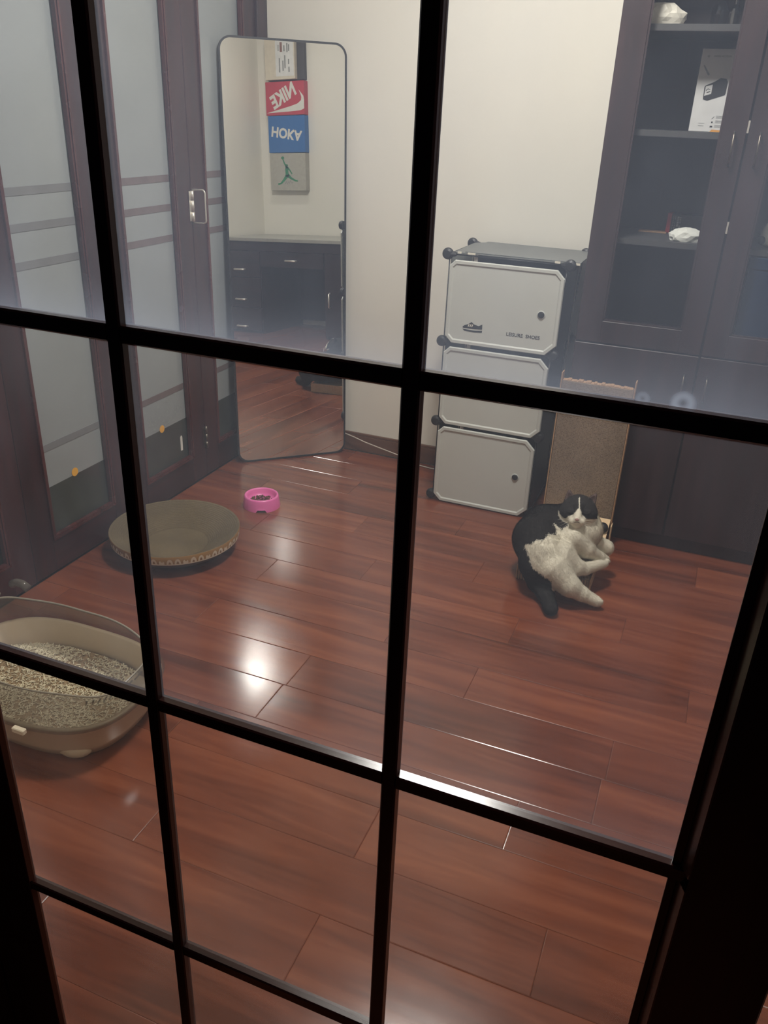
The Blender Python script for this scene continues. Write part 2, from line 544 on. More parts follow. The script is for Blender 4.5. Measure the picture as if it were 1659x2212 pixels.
# ------------------------------------------------------------------ room shell
XL, XR, YF, YB, ZC = -1.95, 2.0, 0.62, 3.475, 2.75
floor = struct(box('floor', 'subfloor', XL - 0.1, XR + 0.1, -1.2, YB + 0.1, -0.06, -0.012))
PW = 0.1597
rows = [(1.053 + PW * k) for k in range(-13, 16)]
known = {0: -0.063, -1: -0.505, 4: -0.926, 3: -0.935, 1: -0.5, 2: -0.2, 5: -1.35, 6: -0.75, 7: -1.3}
plank_mesh = {}
def plank_me(L):
    key = round(L, 3)
    if key not in plank_mesh:
        bm = bmesh.new()
        g, c = 0.0003, 0.0021
        x0, x1, y0, y1 = g, L - g, g, PW - g
        lo = [bm.verts.new(p) for p in ((x0, y0, -0.012), (x1, y0, -0.012), (x1, y1, -0.012), (x0, y1, -0.012))]
        md = [bm.verts.new((v.co.x, v.co.y, -0.0007)) for v in lo]
        hi = [bm.verts.new(p) for p in ((x0 + c, y0 + c, 0), (x1 - c, y0 + c, 0), (x1 - c, y1 - c, 0), (x0 + c, y1 - c, 0))]
        for a, b in ((lo, md), (md, hi)):
            for k in range(4):
                bm.faces.new((a[k], a[(k + 1) % 4], b[(k + 1) % 4], b[k]))
        bm.faces.new(hi)
        bm.faces.new(lo[::-1])
        me = bpy.data.meshes.new('plank')
        bmesh.ops.recalc_face_normals(bm, faces=bm.faces[:])
        bm.to_mesh(me)
        bm.free()
        me.materials.append(M['plank'])
        plank_mesh[key] = me
    return plank_mesh[key]
PL = 0.91
for i, y in enumerate(rows):
    k = i - 13
    if y + PW > YB + 0.06 or y < -1.2:
        continue
    s = known.get(k, -0.3 + (k * 0.371) % PL)
    x = s - PL * math.ceil((s - XL) / PL)
    while x < XR:
        a, b = max(x, XL), min(x + PL, XR)
        if b - a > 0.02:
            link_mesh('plank', plank_me(b - a), None, floor, (a, y, 0))
        x += PL

struct(box('wall_back', 'wall', XL - 0.1, XR + 0.1, YB, YB + 0.1, -0.012, ZC))
struct(box('wall_left', 'wall', XL - 0.14, XL - 0.05, YF - 0.1, YB + 0.1, -0.012, ZC))
struct(box('wall_right', 'wall', XR, XR + 0.1, YF - 0.1, YB + 0.1, -0.012, ZC))
DX0, DX1 = -0.735, 0.915      # door opening
bm = bmesh.new()
abox(bm, XL - 0.1, DX0, YF - 0.22, 0.508, 0.0, ZC)
abox(bm, DX1 + 0.03, XR + 0.1, YF - 0.22, YF, 0.0, ZC)
abox(bm, DX0, DX1 + 0.03, YF - 0.22, 0.56, 2.12, ZC)
struct(fin(bm, 'wall_front', 'wall'))
struct(box('ceiling', 'ceil', XL - 0.14, XR + 0.1, YF - 0.2, YB + 0.1, ZC, ZC + 0.08))
struct(box('trim_1', 'mahog_h', XL - 0.05, XL + 0.012, 0.51, YB, 2.16, 2.32))
struct(box('wall_left_upper', 'wall', XL - 0.05, XL, 0.51, YB, 2.32, ZC))

def baseboard(name, x0, x1, y0, y1):
    bm = bmesh.new()
    abox(bm, x0, x1, y0, y1, 0.0, 0.075)
    if x1 - x0 > y1 - y0:
        abox(bm, x0, x1, y0 + 0.006, y1, 0.075, 0.088, 0.002)
    else:
        abox(bm, x0 + 0.006, x1, y0, y1, 0.075, 0.088, 0.002)
    return struct(fin(bm, name, 'base_wood'))
baseboard('baseboard_back', XL + 0.06, -0.45, YB - 0.016, YB)

# jamb between the folding doors and the back wall
struct(box('trim_2', 'mahog', XL - 0.05, XL + 0.012, 3.392, YB, 0.0, 2.16, bev=0.003))

# ------------------------------------------------------------------ folding glazed doors on the left (each leaf a door)
LEAFW, STW = 0.523, 0.0975
def molding(bm, y0, y1, z0, z1, x):
    """stepped bead around a glazed opening (ring of four mitred strips)"""
    for inset, dx in ((0.0, 0.006), (0.008, 0.003)):
        a, b = 0.007, 0.0
        oy0, oy1, oz0, oz1 = y0 + inset, y1 - inset, z0 + inset, z1 - inset
        iy0, iy1, iz0, iz1 = oy0 + a, oy1 - a, oz0 + a, oz1 - a
        for (p, q, r, s) in (((oy0, oz0), (oy1, oz0), (iy1, iz0), (iy0, iz0)), ((oy1, oz0), (oy1, oz1), (iy1, iz1), (iy1, iz0)),
                             ((oy1, oz1), (oy0, oz1), (iy0, iz1), (iy1, iz1)), ((oy0, oz1), (oy0, oz0), (iy0, iz0), (iy0, iz1))):
            f = [bm.verts.new((x + dx, yy, zz)) for yy, zz in (p, q, r, s)]
            g = [bm.verts.new((x - 0.012, yy, zz)) for yy, zz in (p, q, r, s)]
            bm.faces.new(f)
            for k in range(4):
                bm.faces.new((f[k], f[(k + 1) % 4], g[(k + 1) % 4], g[k]))

def leaf(name, y0, label):
    d = struct(empty(name, (XL, y0, 0.0)), label)
    T, ZT = 0.0, 2.15
    for k in (0, 1):
        ya = 0.001 if k == 0 else LEAFW - STW
        yb = STW if k == 0 else LEAFW - 0.001
        box('stile', 'mahog', -0.04, T, ya, yb, 0.006, ZT, d, bev=0.0025)
    box('rail', 'mahog_h', -0.04, T, STW, LEAFW - STW, 0.006, 0.122, d, bev=0.0015)
    box('rail', 'mahog_h', -0.04, T, STW, LEAFW - STW, ZT - 0.11, ZT, d, bev=0.0015)
    g0, g1 = STW, LEAFW - STW
    bm = bmesh.new()
    molding(bm, g0, g1, 0.122, ZT - 0.11, 0.0)
    fin(bm, 'molding', 'mahog_mold_lit', d)
    box('pane', 'frost', -0.026, -0.018, g0, g1, 0.305, ZT - 0.11, d)
    box('lower_pane', 'frost_low', -0.026, -0.018, g0, g1, 0.122, 0.305, d)
    for z in (1.245, 1.143, 1.033, 0.445):
        box('glazing_bar', 'frost_bar' if y0 > 2.2 else 'frost_bar2', -0.018, -0.0165, g0 + 0.015, g1 - 0.015, z - 0.012, z + 0.012, d)
    return d
leaf_y = [3.3905 - LEAFW * (k + 1) for k in range(5)]
leaf_lab = ['folding glazed door leaf behind the mirror, next to the back wall', 'folding glazed door leaf with the metal handle and white paper tag',
            'folding glazed door leaf behind the round scratching dish', 'folding glazed door leaf at the left edge beside the litter box',
            'folding glazed door leaf nearest the glass partition door']
leaves = [leaf('door_%d' % (3 + k), leaf_y[k], leaf_lab[k]) for k in range(5)]
struct(box('trim_3', 'mahog', XL - 0.05, XL + 0.012, 0.51, leaf_y[4], 0.0, 2.16, bev=0.003))

# sprig print on the band of film low on the panes (leaf with handle)
bm = bmesh.new()
rr = random.Random(3)
for k in range(46):
    y = rr.uniform(0.125, 0.39)
    z = rr.uniform(0.315, 0.425)
    a = rr.uniform(0, PI)
    L = rr.uniform(0.008, 0.02)
    for s in (-0.5, 0.5):
        v = Vector((math.cos(a + s), math.sin(a + s))) * L
        n = Vector((-v.y, v.x)).normalized() * 0.0009
        ps = [(y - n.x, z - n.y), (y + n.x, z + n.y), (y + v.x, z + v.y)]
        f = [bm.verts.new((-0.0163, p, q)) for p, q in ps]
        bm.faces.new(f)
fin(bm, 'sprig_print', plain('film_print', srgb(172, 180, 176), 0.6), leaves[1])

# hinge-handle and hinge on the leaf next to the mirror
def handle_on(d, y, z0, z1):
    h = box('handle_plate', 'metal', 0.001, 0.004, y - 0.006, y + 0.014, z0 + 0.002, z1 - 0.002, d, bev=0.001)
    for a, b in ((z0, z0 + 0.036), (z0 + 0.0375, z0 + 0.078), (z0 + 0.0795, z1)):
        tube('barrel', 'metal', [(0.008, y + 0.008, a), (0.008, y + 0.008, b)], 0.0065, h, 12)
    pts = [(0.008, y + 0.008, z1 + 0.004)]
    R_ = 0.012
    pts += [(0.008 + 0.05 - R_ + R_ * math.sin(t), y + 0.008 + 0.012, z1 + 0.004 - R_ + R_ * math.cos(t)) for t in np.linspace(0, PI / 2, 5)]
    pts += [(0.008 + 0.05 - R_ + R_ * math.cos(t), y + 0.008 + 0.012, z0 - 0.004 + R_ - R_ * math.sin(t)) for t in np.linspace(0, PI / 2, 5)]
    pts += [(0.008, y + 0.008, z0 - 0.004)]
    tube('handle_grip', 'metal', pts, 0.0035, h, 8)
handle_on(leaves[1], LEAFW - 0.012, 1.082, 1.196)
hg = box('hinge', 'metal_dull', 0.001, 0.003, LEAFW - 0.018, LEAFW - 0.001, 0.14, 0.232, leaves[1], bev=0.0008)
for a, b in ((0.136, 0.165), (0.167, 0.2), (0.202, 0.236)):
    tube('barrel', 'metal_dull', [(0.008, LEAFW - 0.002, a), (0.008, LEAFW - 0.002, b)], 0.006, hg, 12)

# stickers and tag on the panes
for (y, z, lab) in ((2.082, 0.315, 'round yellow sticker on the door pane behind the scratching dish'), (2.592, 0.308, 'round yellow sticker on the door pane near the metal handle')):
    bm = bmesh.new()
    prism(bm, [(0.0155 * math.cos(2 * PI * k / 28), 0.0155 * math.sin(2 * PI * k / 28)) for k in range(28)], 0.001)
    tag(fin(bm, 'round_sticker', 'yellow', None, (XL - 0.0175, y, z), (0, PI / 2, 0)), lab, 'sticker', 'yellow stickers on the folding doors')
bm = bmesh.new()
prism(bm, [(-0.007, -0.032), (0.007, -0.034), (0.008, 0.026), (0.002, 0.034), (-0.006, 0.028)], 0.001)
tag(fin(bm, 'paper_tag', 'white_paper', None, (XL - 0.0175, 2.715, 0.205), (PI / 2, 0, PI / 2)), 'narrow white paper tag stuck low on the folding door pane', 'tag')

# ------------------------------------------------------------------ glazed partition door the photograph is taken through
def glazed_leaf(name, x0, y, label, front=True):
    """x0 = left outer edge; slim leaf: front face at y, panes just behind it, three panes across"""
    d = struct(empty(name, (x0, y, 0.0)), label)
    gl, gr = 0.086, 0.086 + 0.690
    W = gr + 0.084
    ZT = 2.08
    mw = 0.0068
    zs = [0.288, 0.6385, 0.9868, 1.340, 1.690]
    xs = [gl + 0.2115, gl + 0.4525]
    yb, yg = 0.0115, 0.0075
    for a, b in ((0.0, gl), (gr, W)):
        box('stile', 'door_wood', a + (0.0065 if a else 0), b, 0.0, yb, 0.008, ZT, d, bev=0.0015)
    box('rail', 'door_wood_h', gl, gr, 0.0, yb, 0.008, 0.16, d, bev=0.001)
    box('rail', 'door_wood_h', gl, gr, 0.0, yb, ZT - 0.12, ZT, d, bev=0.001)
    def muntin(p0, p1, vert):
        bm = bmesh.new()
        prof = [(-mw, 0.0015), (-mw * 0.8, 0.0), (mw * 0.8, 0.0), (mw, 0.0015), (mw, 0.0105), (-mw, 0.0105)]
        ends = []
        for p in (p0, p1):
            if vert:
                ends.append([bm.verts.new((p[0] + u, v, p[1])) for u, v in prof])
            else:
                ends.append([bm.verts.new((p[0], v, p[1] + u)) for u, v in prof])
        n = len(prof)
        for k in range(n):
            bm.faces.new((ends[0][k], ends[0][(k + 1) % n], ends[1][(k + 1) % n], ends[1][k]))
        bm.faces.new(ends[0][::-1])
        bm.faces.new(ends[1])
        fin(bm, 'muntin', 'door_wood' if vert else 'door_wood_h', d)
    for x in xs:
        muntin((x, 0.16), (x, ZT - 0.12), True)
    xe = [gl] + xs + [gr]
    for z in zs:
        for a, b in zip(xe, xe[1:]):
            muntin((a + (mw if a != gl else 0) * 0.98, z), (b - mw * 0.98 if b != gr else gr + 0.0068, z), False)
    ze = [0.16] + zs + [ZT - 0.12]
    # bevelled beads along the stiles, cut at every cross bar
    for x, sg in ((gl, 1), (gr, -1)):
        for za, zb in zip(ze, ze[1:]):
            za2, zb2 = za + (mw if za != 0.16 else 0), zb - (mw if zb != ze[-1] else 0)
            if sg > 0:
                pts = [(x - 0.002, -0.0005), (x - 0.002, yg - 0.001), (x + 0.0035, yg - 0.001), (x + 0.0035, yg - 0.003), (x + 0.0004, -0.0005)]
            else:
                pts = [(x + 0.0075, -0.0075), (x + 0.0075, yg - 0.001), (x, yg - 0.001), (x, yg - 0.0025), (x + 0.0062, -0.0075)]
                box('glazing_stop', 'door_wood', x - 0.0062, x, yg - 0.0035, yg - 0.0008, za2, zb2, d)
            bm = bmesh.new()
            a = [bm.verts.new((p, q, za2)) for p, q in pts]
            b = [bm.verts.new((p, q, zb2)) for p, q in pts]
            for k in range(5):
                bm.faces.new((a[k], a[(k + 1) % 5], b[(k + 1) % 5], b[k]))
            bm.faces.new(a); bm.faces.new(b[::-1])
            fin(bm, 'glazing_bead', 'lit_bead_wood', d)
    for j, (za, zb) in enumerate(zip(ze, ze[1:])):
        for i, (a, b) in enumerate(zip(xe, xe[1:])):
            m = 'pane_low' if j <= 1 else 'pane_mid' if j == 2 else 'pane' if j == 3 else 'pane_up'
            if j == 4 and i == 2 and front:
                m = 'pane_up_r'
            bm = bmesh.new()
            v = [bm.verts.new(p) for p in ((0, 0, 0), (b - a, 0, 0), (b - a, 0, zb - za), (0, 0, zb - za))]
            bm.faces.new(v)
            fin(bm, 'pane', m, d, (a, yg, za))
    return d
glazed_leaf('door_1', -0.715, 0.50, 'dark wood sliding door with a grid of dusty glass panes')
glazed_leaf('door_2', 0.062, 0.535, 'second glazed sliding leaf behind the first at the right edge', front=False)
struct(box('trim_4', 'door_wood', DX0, -0.715, 0.40, 0.508, 0.0, 2.12))
struct(box('trim_5', 'door_wood', 0.925, 0.945, 0.40, 0.56, 0.0, 2.12))
struct(box('trim_6', 'door_wood_h', -0.715, 0.925, 0.40, 0.56, 2.085, 2.12))

# ------------------------------------------------------------------ ceiling light
cl = empty('ceiling_light', (LAMP_POS[0], LAMP_POS[1], ZC))
bm = bmesh.new(); lathe(bm, [(0.0005, 0.0), (0.24, 0.0), (0.25, -0.03), (0.245, -0.05), (0.0005, -0.05)], 48)
fin(bm, 'base_plate', 'white_paper', cl, smooth=False)
bm = bmesh.new(); lathe(bm, [(0.175, -0.0505), (0.17, -0.08), (0.14, -0.1), (0.07, -0.108), (0.0005, -0.11)], 48)
fin(bm, 'diffuser', 'lamp', cl, smooth=True)
tag(cl, 'round flush ceiling light with a glowing white diffuser', 'ceiling light')

added_light = empty('ceiling_light', (1.05, 1.45, ZC))  # unseen lamp, added to brighten the wall that the mirror shows
bm = bmesh.new(); lathe(bm, [(0.0005, 0.0), (0.115, 0.0), (0.12, -0.015), (0.115, -0.025), (0.0005, -0.025)], 40)
fin(bm, 'base_plate', 'white_paper', added_light)
bm = bmesh.new(); lathe(bm, [(0.068, -0.0255), (0.064, -0.036), (0.045, -0.043), (0.0005, -0.045)], 40)
fin(bm, 'diffuser', 'lamp', added_light, smooth=True)
tag(added_light, 'small round ceiling light added above the desk to brighten the wall', 'ceiling light')

# ------------------------------------------------------------------ bookcase (two-door units)
def bookcase(x0, label):
    W_, Y0, Y1, ZT = 0.876, 3.05, 3.45, 2.35
    b = tag(empty('bookcase', (x0, 0, 0)), label, 'bookcase')
    for a, c in ((0.0, 0.02), (W_ - 0.02, W_)):
        box('side_panel', 'case', a, c, Y0 + 0.022, Y1, 0.0, ZT, b, bev=0.001)
    box('back_panel', 'case_in', 0.02, W_ - 0.02, Y1 - 0.012, Y1, 0.06, ZT, b)
    box('plinth', 'case', 0.02, W_ - 0.02, Y0 + 0.03, Y0 + 0.05, 0.0, 0.06, b)
    box('top_panel', 'case', 0.02, W_ - 0.02, Y0 + 0.022, Y1 - 0.012, ZT - 0.02, ZT, b)
    box('divider_panel', 'case_in', W_ / 2 - 0.009, W_ / 2 + 0.009, Y0 + 0.03, Y1 - 0.012, 0.06, ZT - 0.02, b)
    for z in (0.08, 0.785):
        for a, c in ((0.02, W_ / 2 - 0.009), (W_ / 2 + 0.009, W_ - 0.02)):
            box('shelf', 'case', a, c, Y0 + 0.024, Y1 - 0.012, z - 0.02, z, b)
    for z in (1.135, 1.479, 1.781, 2.06):
        for a, c in ((0.02, W_ / 2 - 0.009), (W_ / 2 + 0.009, W_ - 0.02)):
            box('shelf', 'shelf', a, c, Y0 + 0.05, Y1 - 0.012, z - 0.019, z, b)
    for k in (0, 1):
        xa, xb = (0.001, W_ / 2 - 0.003) if k == 0 else (W_ / 2 + 0.003, W_ - 0.001)
        d = empty('door', (0, 0, 0)); d.parent = b
        s, s2 = (0.0865, 0.0735) if k == 0 else (0.0755, 0.0845)
        za, zb = 0.774, ZT - 0.003
        box('stile', 'case', xa, xa + s, Y0, Y0 + 0.02, za, zb, d, bev=0.0015)
        box('stile', 'case', xb - s2, xb, Y0, Y0 + 0.02, za, zb, d, bev=0.0015)
        box('rail', 'case', xa + s, xb - s2, Y0, Y0 + 0.02, za, 0.852, d, bev=0.0015)
        box('rail', 'case', xa + s, xb - s2, Y0, Y0 + 0.02, zb - 0.08, zb, d, bev=0.0015)
        bm = bmesh.new()
        for (p, q, r_, t) in ((xa + s, xa + s + 0.006, 0.852, zb - 0.08), (xb - s2 - 0.006, xb - s2, 0.852, zb - 0.08), (xa + s, xb - s2, 0.852, 0.858), (xa + s, xb - s2, zb - 0.086, zb - 0.08)):
            abox(bm, p, q, Y0 + 0.004, Y0 + 0.013, r_, t)
        fin(bm, 'bead', 'case', d)
        bm = bmesh.new()
        bm.faces.new([bm.verts.new(q) for q in ((xa + s, Y0 + 0.012, 0.852), (xb - s2, Y0 + 0.012, 0.852), (xb - s2, Y0 + 0.012, zb - 0.08), (xa + s, Y0 + 0.012, zb - 0.08))])
        fin(bm, 'pane', 'case_glass', d)
        hx = xb - 0.034 if k == 0 else xa + 0.036
        tube('handle', 'metal_dull', [(hx, Y0, 1.485), (hx, Y0 - 0.022, 1.475), (hx, Y0 - 0.024, 1.44), (hx, Y0 - 0.022, 1.395), (hx, Y0, 1.385)], 0.0035, d, 8)
        # lower cupboard door
        d2 = empty('door', (0, 0, 0)); d2.parent = b
        box('panel', 'case', xa, xb, Y0, Y0 + 0.02, 0.062, 0.768, d2, bev=0.002)
        hx2 = xb - 0.036 if k == 0 else xa + 0.036
        tube('handle', 'metal_dull', [(hx2, Y0, 0.70), (hx2, Y0 - 0.02, 0.69), (hx2, Y0 - 0.02, 0.62), (hx2, Y0, 0.61)], 0.0033, d2, 8)
    for z in (1.5, 1.2):
        box('door_catch', 'metal', W_ / 2 - 0.0028, W_ / 2 + 0.0028, Y0 - 0.0015, Y0 + 0.01, z - 0.018, z + 0.018, b)
    return b
bookcase(-0.4445, 'tall dark wood bookcase with glass doors beside the shoe cabinet')
bookcase(0.4335, 'tall dark wood bookcase at the right, beyond the first bookcase')

# ------------------------------------------------------------------ things on the shelves
def crumple(name, mat, sx, sy, sz, seed, loc, rotz=0.0, amp=0.25, sub=3):
    bm = bmesh.new()
    bmesh.ops.create_icosphere(bm, subdivisions=sub, radius=1.0)
    r = random.Random(seed)
    dirs = [(Vector((r.gauss(0, 1), r.gauss(0, 1), r.gauss(0, 1))).normalized(), r.uniform(0.35, 1.0), r.uniform(2, 7)) for _ in range(9)]
    for v in bm.verts:
        n = v.co.normalized()
        h = 0.0
        for d, a, f in dirs:
            h += a * abs(math.sin(f * n.dot(d)))
        n = n * (0.72 + amp * (h / 4.0))
        v.co = Vector((n.x * sx, n.y * sy, max(n.z, -0.55) * sz))
    zmin = min(v.co.z for v in bm.verts)
    for v in bm.verts:
        v.co.z -= zmin
    return fin(bm, name, mat, None, loc, (0, 0, rotz))
tag(crumple('plastic_bag', 'bag', 0.066, 0.05, 0.042, 5, (-0.335, 3.20, 1.781), 0.3, 0.36, 3), 'crumpled white bag on the top visible bookcase shelf', 'bag')
tag(crumple('tissue', 'tissue', 0.046, 0.028, 0.024, 11, (-0.130, 3.165, 1.135), 0.1, 0.55), 'crumpled white tissue in front of the red and black box', 'tissue')

# camera carton standing on the middle shelf
cb = empty('camera_carton', (-0.141, 3.25, 1.479))
box('carton', 'label_white', -0.054, 0.056, 0.0, 0.07, 0.0005, 0.246, cb, bev=0.001)
F = FRONT(0, -0.0004, 0)
bm = bmesh.new()
prism(bm, [(-0.026, 0.098), (-0.012, 0.094), (0.040, 0.112), (0.042, 0.118), (0.042, 0.152), (0.036, 0.160), (0.018, 0.162), (0.008, 0.155), (0.0, 0.15), (-0.025, 0.139), (-0.028, 0.134)], 0.0003, F)
pc = fin(bm, 'camera_print', 'dark_card', cb)
bm = bmesh.new()
prism(bm, [(-0.024, 0.108), (-0.003, 0.115), (-0.003, 0.142), (-0.024, 0.136)], 0.0003, FRONT(0, -0.0008, 0))
fin(bm, 'screen_print', 'label_white', pc)
bm = bmesh.new()
prism(bm, [(-0.018, 0.117), (-0.007, 0.12), (-0.007, 0.1225), (-0.018, 0.1195)], 0.0003, FRONT(0, -0.0012, 0))
prism(bm, [(-0.021, 0.122), (-0.016, 0.128), (-0.008, 0.127), (-0.008, 0.1285), (-0.016, 0.1305), (-0.0215, 0.125)], 0.0003, FRONT(0, -0.0012, 0))
fin(bm, 'screen_marks', 'dark_card', pc)
bm = bmesh.new()
prism(bm, [(-0.043, 0.197), (-0.040, 0.199), (-0.019, 0.172), (-0.021, 0.168), (-0.026, 0.171)], 0.0003, F)
fin(bm, 'stick_print', 'ink', cb)
text('lettering', 'dji', 0.009, 'ink', cb, FRONT(-0.032, -0.0004, 0.2245))
text('lettering', 'OSMO ACTION', 0.0078, 'ink', cb, FRONT(0.011, -0.0004, 0.2245))
bm = bmesh.new()
for z in (0.043, 0.029, 0.015):
    for q in range(3):
        prism(bm, [(0.026, z + q * 0.003), (0.046, z + q * 0.003), (0.046, z + q * 0.003 + 0.0008), (0.026, z + q * 0.003 + 0.0008)], 0.0003, F)
for z in (0.026, 0.018):
    prism(bm, [(-0.026, z), (-0.008, z), (-0.008, z + 0.001), (-0.026, z + 0.001)], 0.0003, F)
fin(bm, 'small_print', 'ink', cb)['kind'] = 'stuff'
bm = bmesh.new()
prism(bm, [(0.013, 0.040), (0.0145, 0.040), (0.021, 0.047), (0.020, 0.048)], 0.0003, F)
prism(bm, [(0.014, 0.028), (0.019, 0.028), (0.019, 0.0325), (0.014, 0.0325)], 0.0003, F)
prism(bm, [(0.012, 0.0145), (0.020, 0.0145), (0.020, 0.0195), (0.012, 0.0195)], 0.0003, F)
fin(bm, 'icon_print', 'dark_card', cb)
bm = bmesh.new()
prism(bm, [(0.014, 0.001), (0.050, 0.001), (0.052, 0.009), (0.045, 0.007), (0.020, 0.008)], 0.0003, F)
fin(bm, 'orange_print', 'orange', cb)
tag(cb, 'tall white camera carton standing on the middle bookcase shelf', 'box')

# red and black box on the lower glazed shelf
rb = empty('accessory_box', (-0.150, 3.36, 1.135), (0, 0, -0.06))
box('carton', 'dark_card', -0.068, 0.068, 0.0, 0.05, 0.0005, 0.068, rb, bev=0.0012)
box('red_band', 'red', -0.0684, -0.054, -0.0006, 0.0504, 0.0003, 0.0684, rb)
bm = bmesh.new()
r_ = random.Random(9)
for row in range(9):
    z = 0.008 + row * 0.006
    for (a, b_) in ((-0.048, -0.046), (-0.041, -0.039), (-0.033, -0.027), (-0.024, -0.02)):
        if r_.random() < 0.75:
            prism(bm, [(a, z), (b_, z), (b_, z + 0.0032 * r_.uniform(0.5, 1)), (a, z + 0.0032)], 0.0003, FRONT(0, -0.0002, 0))
fin(bm, 'small_print', 'label_white', rb)['kind'] = 'stuff'
tag(rb, 'small black box with a red end band on the lower glazed shelf', 'box')
tag(box('plywood_strip', 'card_side', -0.05, 0.05, -0.03, 0.03, 0.0003, 0.004, None, 0.0005, loc=(-0.262, 3.36, 1.135)), 'thin flat card lying left of the red and black box', 'card')

# glass ornaments on the top visible shelf
for (x, y, h, r0, lab) in ((-0.118, 3.22, 0.085, 0.017, 'clear glass bottle ornament at the right end of the top shelf'), (-0.165, 3.3, 0.11, 0.026, 'wide clear glass ornament behind the small glass bottle')):
    bm = bmesh.new()
    lathe(bm, [(0.0005, 0.0005), (r0, 0.0005), (r0 * 1.05, h * 0.5), (r0 * 0.8, h * 0.62), (r0 * 0.4, h * 0.75), (r0 * 0.4, h * 0.9), (r0 * 0.6, h), (r0 * 0.3, h), (r0 * 0.3, h * 0.75), (r0 * 0.7, h * 0.6), (r0 * 0.9, h * 0.4), (r0 * 0.85, 0.008), (0.0005, 0.008)], 12)
    tag(fin(bm, 'glass_ornament', 'crystal', None, (x, y, 1.781)), lab, 'ornament')

# behind the second glass door
bb = empty('storage_box', (0.235, 3.10, 0.785))
box('carton', 'blue_box', -0.15, 0.15, 0.0, 0.28, 0.0005, 0.285, bb, bev=0.003)
box('lid', 'blue_box', -0.153, 0.153, -0.003, 0.283, 0.2855, 0.325, bb, bev=0.003)
tag(bb, 'large navy blue box behind the right bookcase door', 'box')
pt = empty('plush_toy', (0.13, 3.2, 1.135))
bm = bmesh.new()
bmesh.ops.create_uvsphere(bm, u_segments=20, v_segments=12, radius=1.0)
for v in bm.verts:
    t = (v.co.z + 1) / 2
    k = 1.0 - 0.55 * t ** 1.6
    v.co = Vector((v.co.x * 0.034 * k, v.co.y * 0.03 * k, (v.co.z + 1) * 0.045))
fin(bm, 'body', 'tissue', pt, smooth=True)
for (x, y, z, r0) in ((-0.022, -0.02, 0.022, 0.014), (0.03, -0.004, 0.06, 0.02)):
    bm = bmesh.new()
    bmesh.ops.create_uvsphere(bm, u_segments=14, v_segments=10, radius=r0)
    fin(bm, 'dark_patch', 'dark_card', pt, (x, y, z), smooth=True)
tag(pt, 'small white and dark plush toy behind the right bookcase door', 'toy')

# ------------------------------------------------------------------ shoe cabinet of three cubes
sc_ = empty('shoe_cabinet', (0, 0, 0))
CX0, CX1, CY0, CY1 = -0.962, -0.535, 3.10, 3.43
CZ = [0.012, 0.344, 0.678, 1.012]
CXR = [-0.540, -0.548, -0.532, -0.513]     # the plastic frame flares a little towards the top on the right
def connector(x, y, z, first=[None]):
    if first[0] is None:
        bm = bmesh.new()
        lathe(bm, [(0.0005, -0.014), (0.013, -0.0135), (0.020, -0.009), (0.0225, 0.0), (0.020, 0.009), (0.013, 0.0135), (0.0005, 0.014)], 24)
        bmesh.ops.translate(bm, verts=bm.verts[:], vec=(-0.008, 0, 0))
        bmesh.ops.rotate(bm, verts=bm.verts[:], matrix=Matrix.Rotation(PI / 2, 3, 'X'))
        # tapered sockets that hold the rods
        for s in ((1, 0, 0),):
            d = Vector(s)
            atube(bm, [d * 0.004, d * 0.026], [0.014, 0.006], 8)
        first[0] = fin(bm, 'connector', 'black', sc_, (x, y, z))
        return first[0]
    o = first[0].copy()
    COL.objects.link(o)
    o.location = (x, y, z)
    o.scale = (1 if x < -0.7 else -1, 1, 1)
    o.parent = sc_
    return o
for z, xr in zip(CZ, CXR):
    for x in (CX0, xr):
        for y in (CY0, CY1):
            connector(x, y, z + 0.0115)
for z, CX1 in zip(CZ, CXR):
    zz = z + 0.0115
    for y in (CY0, CY1):
        tube('rod', 'black', [(CX0, y, zz), (CX1, y, zz)], 0.0028, sc_, 6)
    for x in (CX0, CX1):
        tube('rod', 'black', [(x, CY0, zz), (x, CY1, zz)], 0.0028, sc_, 6)
for y in (CY0, CY1):
    tube('rod', 'black', [(CX0, y, CZ[0]), (CX0, y, CZ[3] + 0.01)], 0.0028, sc_, 6)
    for k in range(3):
        tube('rod', 'black', [(CXR[k], y, CZ[k] + 0.01), (CXR[k + 1], y, CZ[k + 1] + 0.01)], 0.0028, sc_, 6)
for k, (a, b) in enumerate(zip(CZ, CZ[1:])):
    CX1 = (CXR[k] + CXR[k + 1]) / 2
    za, zb = a + 0.02, b + 0.004
    box('side_panel', 'white_sheet', CX0 - 0.001, CX0 + 0.001, CY0 + 0.02, CY1 - 0.02, za, zb, sc_)
    box('side_panel', 'black_sheet', CX1 - 0.001, CX1 + 0.001, CY0 + 0.006, CY1 - 0.006, za - 0.006, zb + 0.004, sc_)
    box('back_panel', 'black_sheet', CX0 + 0.02, CX1 - 0.02, CY1 - 0.001, CY1 + 0.001, za, zb, sc_)
    box('shelf_panel', 'black_sheet', CX0 + 0.02, CX1 - 0.02, CY0 + 0.02, CY1 - 0.02, a + 0.0105, a + 0.0125, sc_)
# corner strips (white) along the right rear edge
tube('edge_clip', 'white_edge', [(CX1 + 0.004, CY1 - 0.05, 0.30), (CX1 + 0.004, CY1 - 0.05, 1.0)], 0.004, sc_, 6)
